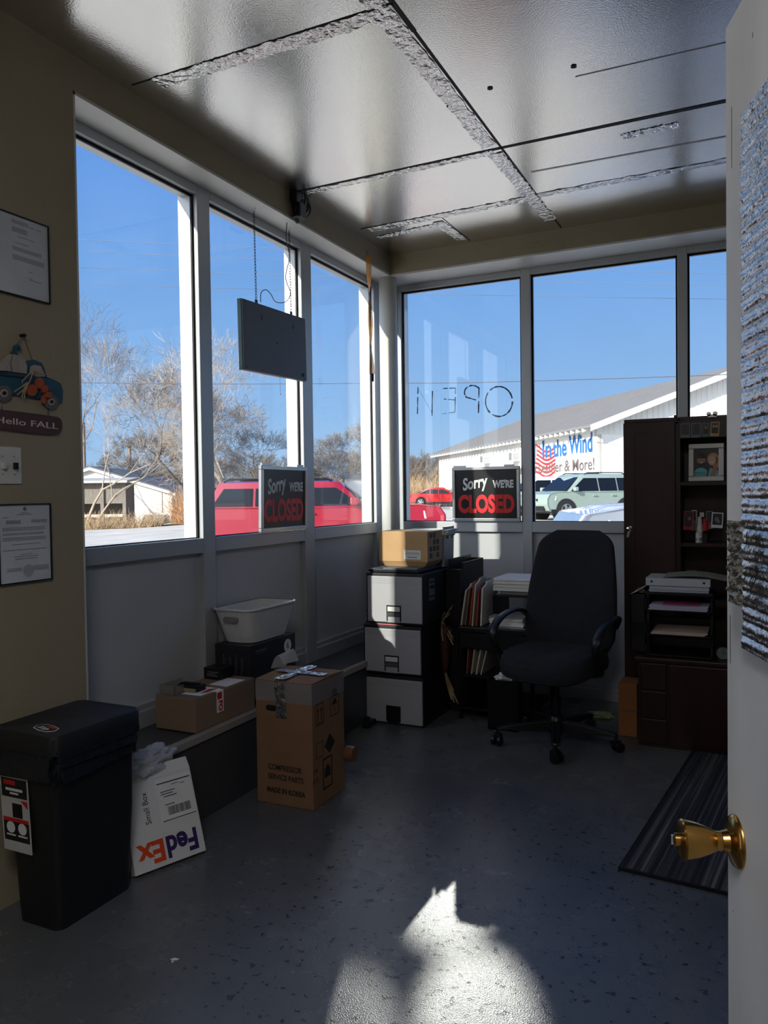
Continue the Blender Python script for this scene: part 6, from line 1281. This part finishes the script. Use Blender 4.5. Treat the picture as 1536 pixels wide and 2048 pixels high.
# --- cars
M_CGLASS = mat('car_glass', (16, 19, 25), 0.12, vary=0.05, spec=0.35)
M_TYRE = mat('tyre_rubber', (28, 28, 30), 0.85)
M_RIM = mat('alloy_rim', (170, 172, 176), 0.35, 0.7)
M_LAMP = mat('headlamp_glass', (224, 228, 232), 0.08, spec=0.8, coat=1.0)
M_TAIL = mat('tail_lamp', (170, 20, 22), 0.15, coat=0.5)
def car(name, label, p, head, paint, L, W, H, belt, clear, hood, roof, wheel_r, nose_h=None, tail_h=None, rails=False, trim=None, cat='car', axle=None):
    """x forward from the tail (-L/2) to the nose; hood = (cowl x, hood front height); roof = (rear base, rear top, front top, front base) as x."""
    t = thing(name, label, cat, p, head)
    nose_h = nose_h or belt * 0.8; tail_h = tail_h or belt
    cowl = hood
    side = [(-L / 2 + .05, clear + .1), (-L / 2, clear + .28), (-L / 2 + .02, tail_h - .12), (-L / 2 + .1, tail_h), (roof[0], belt), (0, belt - .02), (cowl, belt), (cowl + (L / 2 - cowl) * .6, (belt + nose_h) / 2 + .03), (L / 2 - .12, nose_h), (L / 2 - .01, nose_h - .16), (L / 2, clear + .3), (L / 2 - .1, clear + .08), (L / 2 - .3, clear), (-L / 2 + .25, clear)]
    cxm, czm = 0, (belt + clear) / 2
    rr = []
    for y, k in ((-W / 2 + .03, .955), (-W / 2, .985), (-W / 2 + .015, 1.0), (0, 1.012), (W / 2 - .015, 1.0), (W / 2, .985), (W / 2 - .03, .955)):
        rr.append([Vector((cxm + (x - cxm) * (k if abs(x) > L * .4 else 1), y, czm + (z - czm) * (k if k < 1 else 1))) for x, z in side])
    body = part('body', MB().rings(rr), paint, t, local=True, bevel=0.02)
    w0, w1 = W / 2 - .05, W / 2 - .24
    lv = []
    for k in range(5):
        f = k / 4; z = belt - .05 + (H - belt + .05) * f; wd_ = w0 + (w1 - w0) * f
        x0 = roof[0] + (roof[1] - roof[0]) * f; x1 = roof[3] + (roof[2] - roof[3]) * f
        lv.append((x0, x1, wd_, z))
    cab = MB().rings([[Vector(q) for q in ((x0, -w_, z), (x0 + .2, -w_ - .0, z), (x1 - .2, -w_, z), (x1, -w_ + .06, z), (x1 + .05, 0, z), (x1, w_ - .06, z), (x1 - .2, w_, z), (x0 + .2, w_, z), (x0, w_, z), (x0 - .03, 0, z))] for x0, x1, w_, z in lv] + [[Vector(q) for q in ((x0 + .08, -w_ + .1, z + .03), (x0 + .25, -w_ + .1, z + .03), (x1 - .25, -w_ + .1, z + .03), (x1 - .1, -w_ + .14, z + .03), (x1 - .1, 0, z + .03), (x1 - .1, w_ - .14, z + .03), (x1 - .25, w_ - .1, z + .03), (x0 + .25, w_ - .1, z + .03), (x0 + .08, w_ - .1, z + .03), (x0 + .08, 0, z + .035))] for x0, x1, w_, z in lv[-1:]])
    part('roof', cab, paint, t, local=True, smooth=True)
    def sidept(x, f, s_):
        z = belt + .02 + (H - belt - .1) * f; wd_ = w0 + (w1 - w0) * ((z - belt + .05) / (H - belt + .05))
        return Vector((x, s_ * (wd_ + .012), z))
    def xr(f): return roof[0] + (roof[1] - roof[0]) * f
    def xf(f): return roof[3] + (roof[2] - roof[3]) * f
    cuts = [0.0, 0.30, 0.62, 1.0]
    for s_ in (-1, 1):
        for a, b_ in zip(cuts[:-1], cuts[1:]):
            g = [(max(xr(f) + .14, xr(f) + (xf(f) - xr(f)) * a + .04) if a == 0 else xr(0.5) + (xf(0.5) - xr(0.5)) * a + .03, f) for f in (0, .9)]
            h_ = [(min(xf(f) - .12, xf(f)) if b_ == 1 else xr(0.5) + (xf(0.5) - xr(0.5)) * b_ - .03, f) for f in (.9, 0)]
            q = [sidept(x, f, s_) for x, f in g + h_]
            part('side_window', MB().hexa(q, [v + Vector((0, s_ * .008, 0)) for v in q]), M_CGLASS, t, local=True)
        part('door_handle', join(*[MB().box(xr(.5) + (xf(.5) - xr(.5)) * c - .02, xr(.5) + (xf(.5) - xr(.5)) * c + .16, s_ * (W / 2 - .01) - .02, s_ * (W / 2 - .01) + .03, belt - .17, belt - .13) for c in (.36, .68)]), trim or paint, t, local=True, bevel=0.008)
        part('mirror', MB().box(xf(0) - .32, xf(0) - .16, s_ * (W / 2 + .1) - .1, s_ * (W / 2 + .1) + .06, belt + .02, belt + .17), trim or paint, t, local=True, bevel=0.03)
        part('headlight', MB().hexa([Vector(v) for v in ((L / 2 - .45, s_ * (W / 2 - .06), nose_h - .24), (L / 2 - .04, s_ * (W / 2 - .5), nose_h - .26), (L / 2 + .01, s_ * (W / 2 - .5), nose_h - .26), (L / 2 - .42, s_ * (W / 2 + .01), nose_h - .24))], [Vector(v) for v in ((L / 2 - .5, s_ * (W / 2 - .08), nose_h - .07), (L / 2 - .1, s_ * (W / 2 - .5), nose_h - .12), (L / 2 - .05, s_ * (W / 2 - .5), nose_h - .12), (L / 2 - .45, s_ * (W / 2 - .01), nose_h - .07))]), M_LAMP, t, local=True, bevel=0.02)
        part('tail_light', MB().box(-L / 2 - .01, -L / 2 + .22, s_ * (W / 2 - .12) - .13, s_ * (W / 2 - .12) + .13, tail_h - .3, tail_h - .1), M_TAIL, t, local=True, bevel=0.02)
        if rails: part('roof_rail', MB().tube([(roof[1] + .1, s_ * (w1 - .02), H + .02), (roof[1] + .2, s_ * (w1 - .02), H + .07), (roof[2] - .3, s_ * (w1 - .02), H + .07), (roof[2] - .15, s_ * (w1 - .02), H + .02)], 0.022, 6), M_BLACKP, t, local=True)
    for nm, xa, xb, fa in (('windshield', roof[3], roof[2], 1), ('rear_window', roof[0], roof[1], -1)):
        P = lambda f: xa + (xb - xa) * f + fa * .055
        zq = lambda f: belt + .02 + (H - belt - .08) * f
        q = [Vector((P(.05), -w0 + .12, zq(.05))), Vector((P(.05), w0 - .12, zq(.05))), Vector((P(.93), w1 - .06, zq(.93))), Vector((P(.93), -w1 + .06, zq(.93)))]
        part(nm, MB().hexa(q, [v + Vector((fa * .012, 0, .006)) for v in q]), M_CGLASS, t, local=True)
    ax = axle or (-L * .29, L * .31)
    for x in ax:
        for s_ in (-1, 1):
            part('wheel_arch', MB().tube([(x, s_ * (W / 2 - .3), wheel_r), (x, s_ * (W / 2 + .012), wheel_r)], wheel_r + .07, 28), M_TYRE, t, local=True)
            wh = part('wheel', MB().tube([(x, s_ * (W / 2 - .2), wheel_r), (x, s_ * (W / 2 + .02), wheel_r)], wheel_r, 28), M_TYRE, t, local=True, bevel=0.03)
            rm = MB().tube([(x, s_ * (W / 2 + .005), wheel_r), (x, s_ * (W / 2 + .025), wheel_r)], [wheel_r * .68, wheel_r * .66], 28)
            for k in range(5):
                a = 2 * PI * k / 5 + .3
                for o in (-.12, .12):
                    c = Vector((x + wheel_r * .34 * math.cos(a + o), 0, wheel_r + wheel_r * .34 * math.sin(a + o)))
            part('rim', rm, M_RIM, wh, local=True)
            gp2 = MB()
            for k in range(5):
                a = 2 * PI * (k + .5) / 5; r0, r1 = wheel_r * .25, wheel_r * .6
                q = [(x + r0 * math.cos(a), wheel_r + r0 * math.sin(a)), (x + r1 * math.cos(a - .38), wheel_r + r1 * math.sin(a - .38)), (x + r1 * 1.03 * math.cos(a), wheel_r + r1 * 1.03 * math.sin(a)), (x + r1 * math.cos(a + .38), wheel_r + r1 * math.sin(a + .38))]
                y0, y1 = s_ * (W / 2 + .024), s_ * (W / 2 + .03)
                gp2.hexa([Vector((u_, y0, v_)) for u_, v_ in q], [Vector((u_, y1, v_)) for u_, v_ in q])
            part('rim_opening', gp2, M_TYRE, wh, local=True)
    part('grille', MB().box(L / 2 - .03, L / 2 + .012, -W / 2 + .52, W / 2 - .52, nose_h - .34, nose_h - .16), M_BLACKP, t, local=True, bevel=0.02)
    part('lower_trim', MB().box(-L / 2 + .2, L / 2 - .2, -W / 2 - .005, W / 2 + .005, clear - .02, clear + .12), M_BLACKP, t, local=True, bevel=0.02)
    part('bumper', join(MB().box(L / 2 - .12, L / 2 + .02, -W / 2 + .2, W / 2 - .2, clear + .06, clear + .24), MB().box(-L / 2 - .03, -L / 2 + .1, -W / 2 + .15, W / 2 - .15, clear + .1, clear + .28)), M_BLACKP, t, local=True, bevel=0.03)
    return t
HR_ = math.atan2(RH.y, RH.x)
M_PRED = mat('dark_red_car_paint', (146, 12, 40), 0.35, 0.0, vary=0.03, coat=1.0)
M_PBRT = mat('bright_red_car_paint', (224, 34, 34), 0.3, vary=0.03, coat=1.0)
M_PGRN = mat('grey_green_car_paint', (150, 164, 152), 0.32, 0.1, vary=0.03, coat=1.0)
M_PWHT = mat('white_car_paint', (228, 230, 232), 0.3, vary=0.02, coat=1.0)
M_PSLV = mat('silver_car_paint', (188, 194, 206), 0.22, 0.55, vary=0.03, coat=1.0)
zc = 16.6; ca = at(415, zc, 0); cb = at(886, zc, 0); Lr = (cb - ca).xy.length; cm_ = (ca + cb) / 2
rt = 1.38 + (HZ(560) - 964) / FPX * 15.7; bl = 1.38 + (HZ(560) - 1015) / FPX * 15.7; g_ = -0.22
car('sport_utility_car', 'dark red sport utility car parked broadside just outside the left windows', (cm_.x, cm_.y, g_), HR_, M_PRED, Lr, 1.9, rt - g_, bl - g_ + .02, 0.3, Lr / 2 - 1.45, (-Lr / 2 + .15, -Lr / 2 + .4, Lr / 2 - 2.15, Lr / 2 - 1.6), 0.31, bl - g_ - .02, rails=True)
z2 = 30; c2 = at(1164, z2, 0.28)
car('compact_utility_car', 'grey green compact utility car parked before the white shop', (c2.x, c2.y, gz(7, 29)), HR_ + PI + R(24), M_PGRN, 4.6, 1.86, 1.69, 1.06, 0.3, 1.1, (-2.1, -1.55, 0.55, 1.3), 0.37, 0.98, rails=True, trim=None)
z3 = 60; c3 = at(884, z3, 0)
car('red_coupe', 'bright red sports saloon far off at the left end of the shop', (c3.x, c3.y, gz(4, 60) - 0.0), HR_ + R(-20), M_PBRT, 4.8, 1.9, 1.44, 0.98, 0.25, 1.0, (-1.75, -0.9, 0.35, 1.2), 0.36, 0.82, 1.02)
z4 = 36; c4 = at(1085, z4, 0)
car('white_utility_car', 'white utility car mostly hidden behind the grey green one', (c4.x, c4.y, gz(7, 36)), HR_ + R(185), M_PWHT, 4.6, 1.85, 1.72, 1.05, 0.3, 1.2, (-2.1, -1.8, 0.5, 1.25), 0.36, 0.98)
z5 = 10.5; c5 = at(1545, z5, 0)
t5 = car('silver_truck', 'shiny silver truck nose close outside the back window', (c5.x, c5.y, gz(3.5, 10.5)), HR_ + PI + R(-4), M_PSLV, 5.6, 1.95, 1.86, 1.26, 0.4, 0.9, (-2.3, -1.9, -0.2, 0.5), 0.4, 1.14, cat='truck')
hr_ = MB()
for y in (-0.55, -0.3, 0.3, 0.55): hr_.hexa([Vector(q) for q in ((0.85, y - .05, 1.245), (2.45, y - .05, 1.17), (2.45, y + .05, 1.17), (0.85, y + .05, 1.245))], [Vector(q) for q in ((0.85, y - .03, 1.295), (2.3, y - .03, 1.232), (2.3, y + .03, 1.232), (0.85, y + .03, 1.295))])
part('hood_ridge', hr_, M_PSLV, t5, local=True, bevel=0.015)
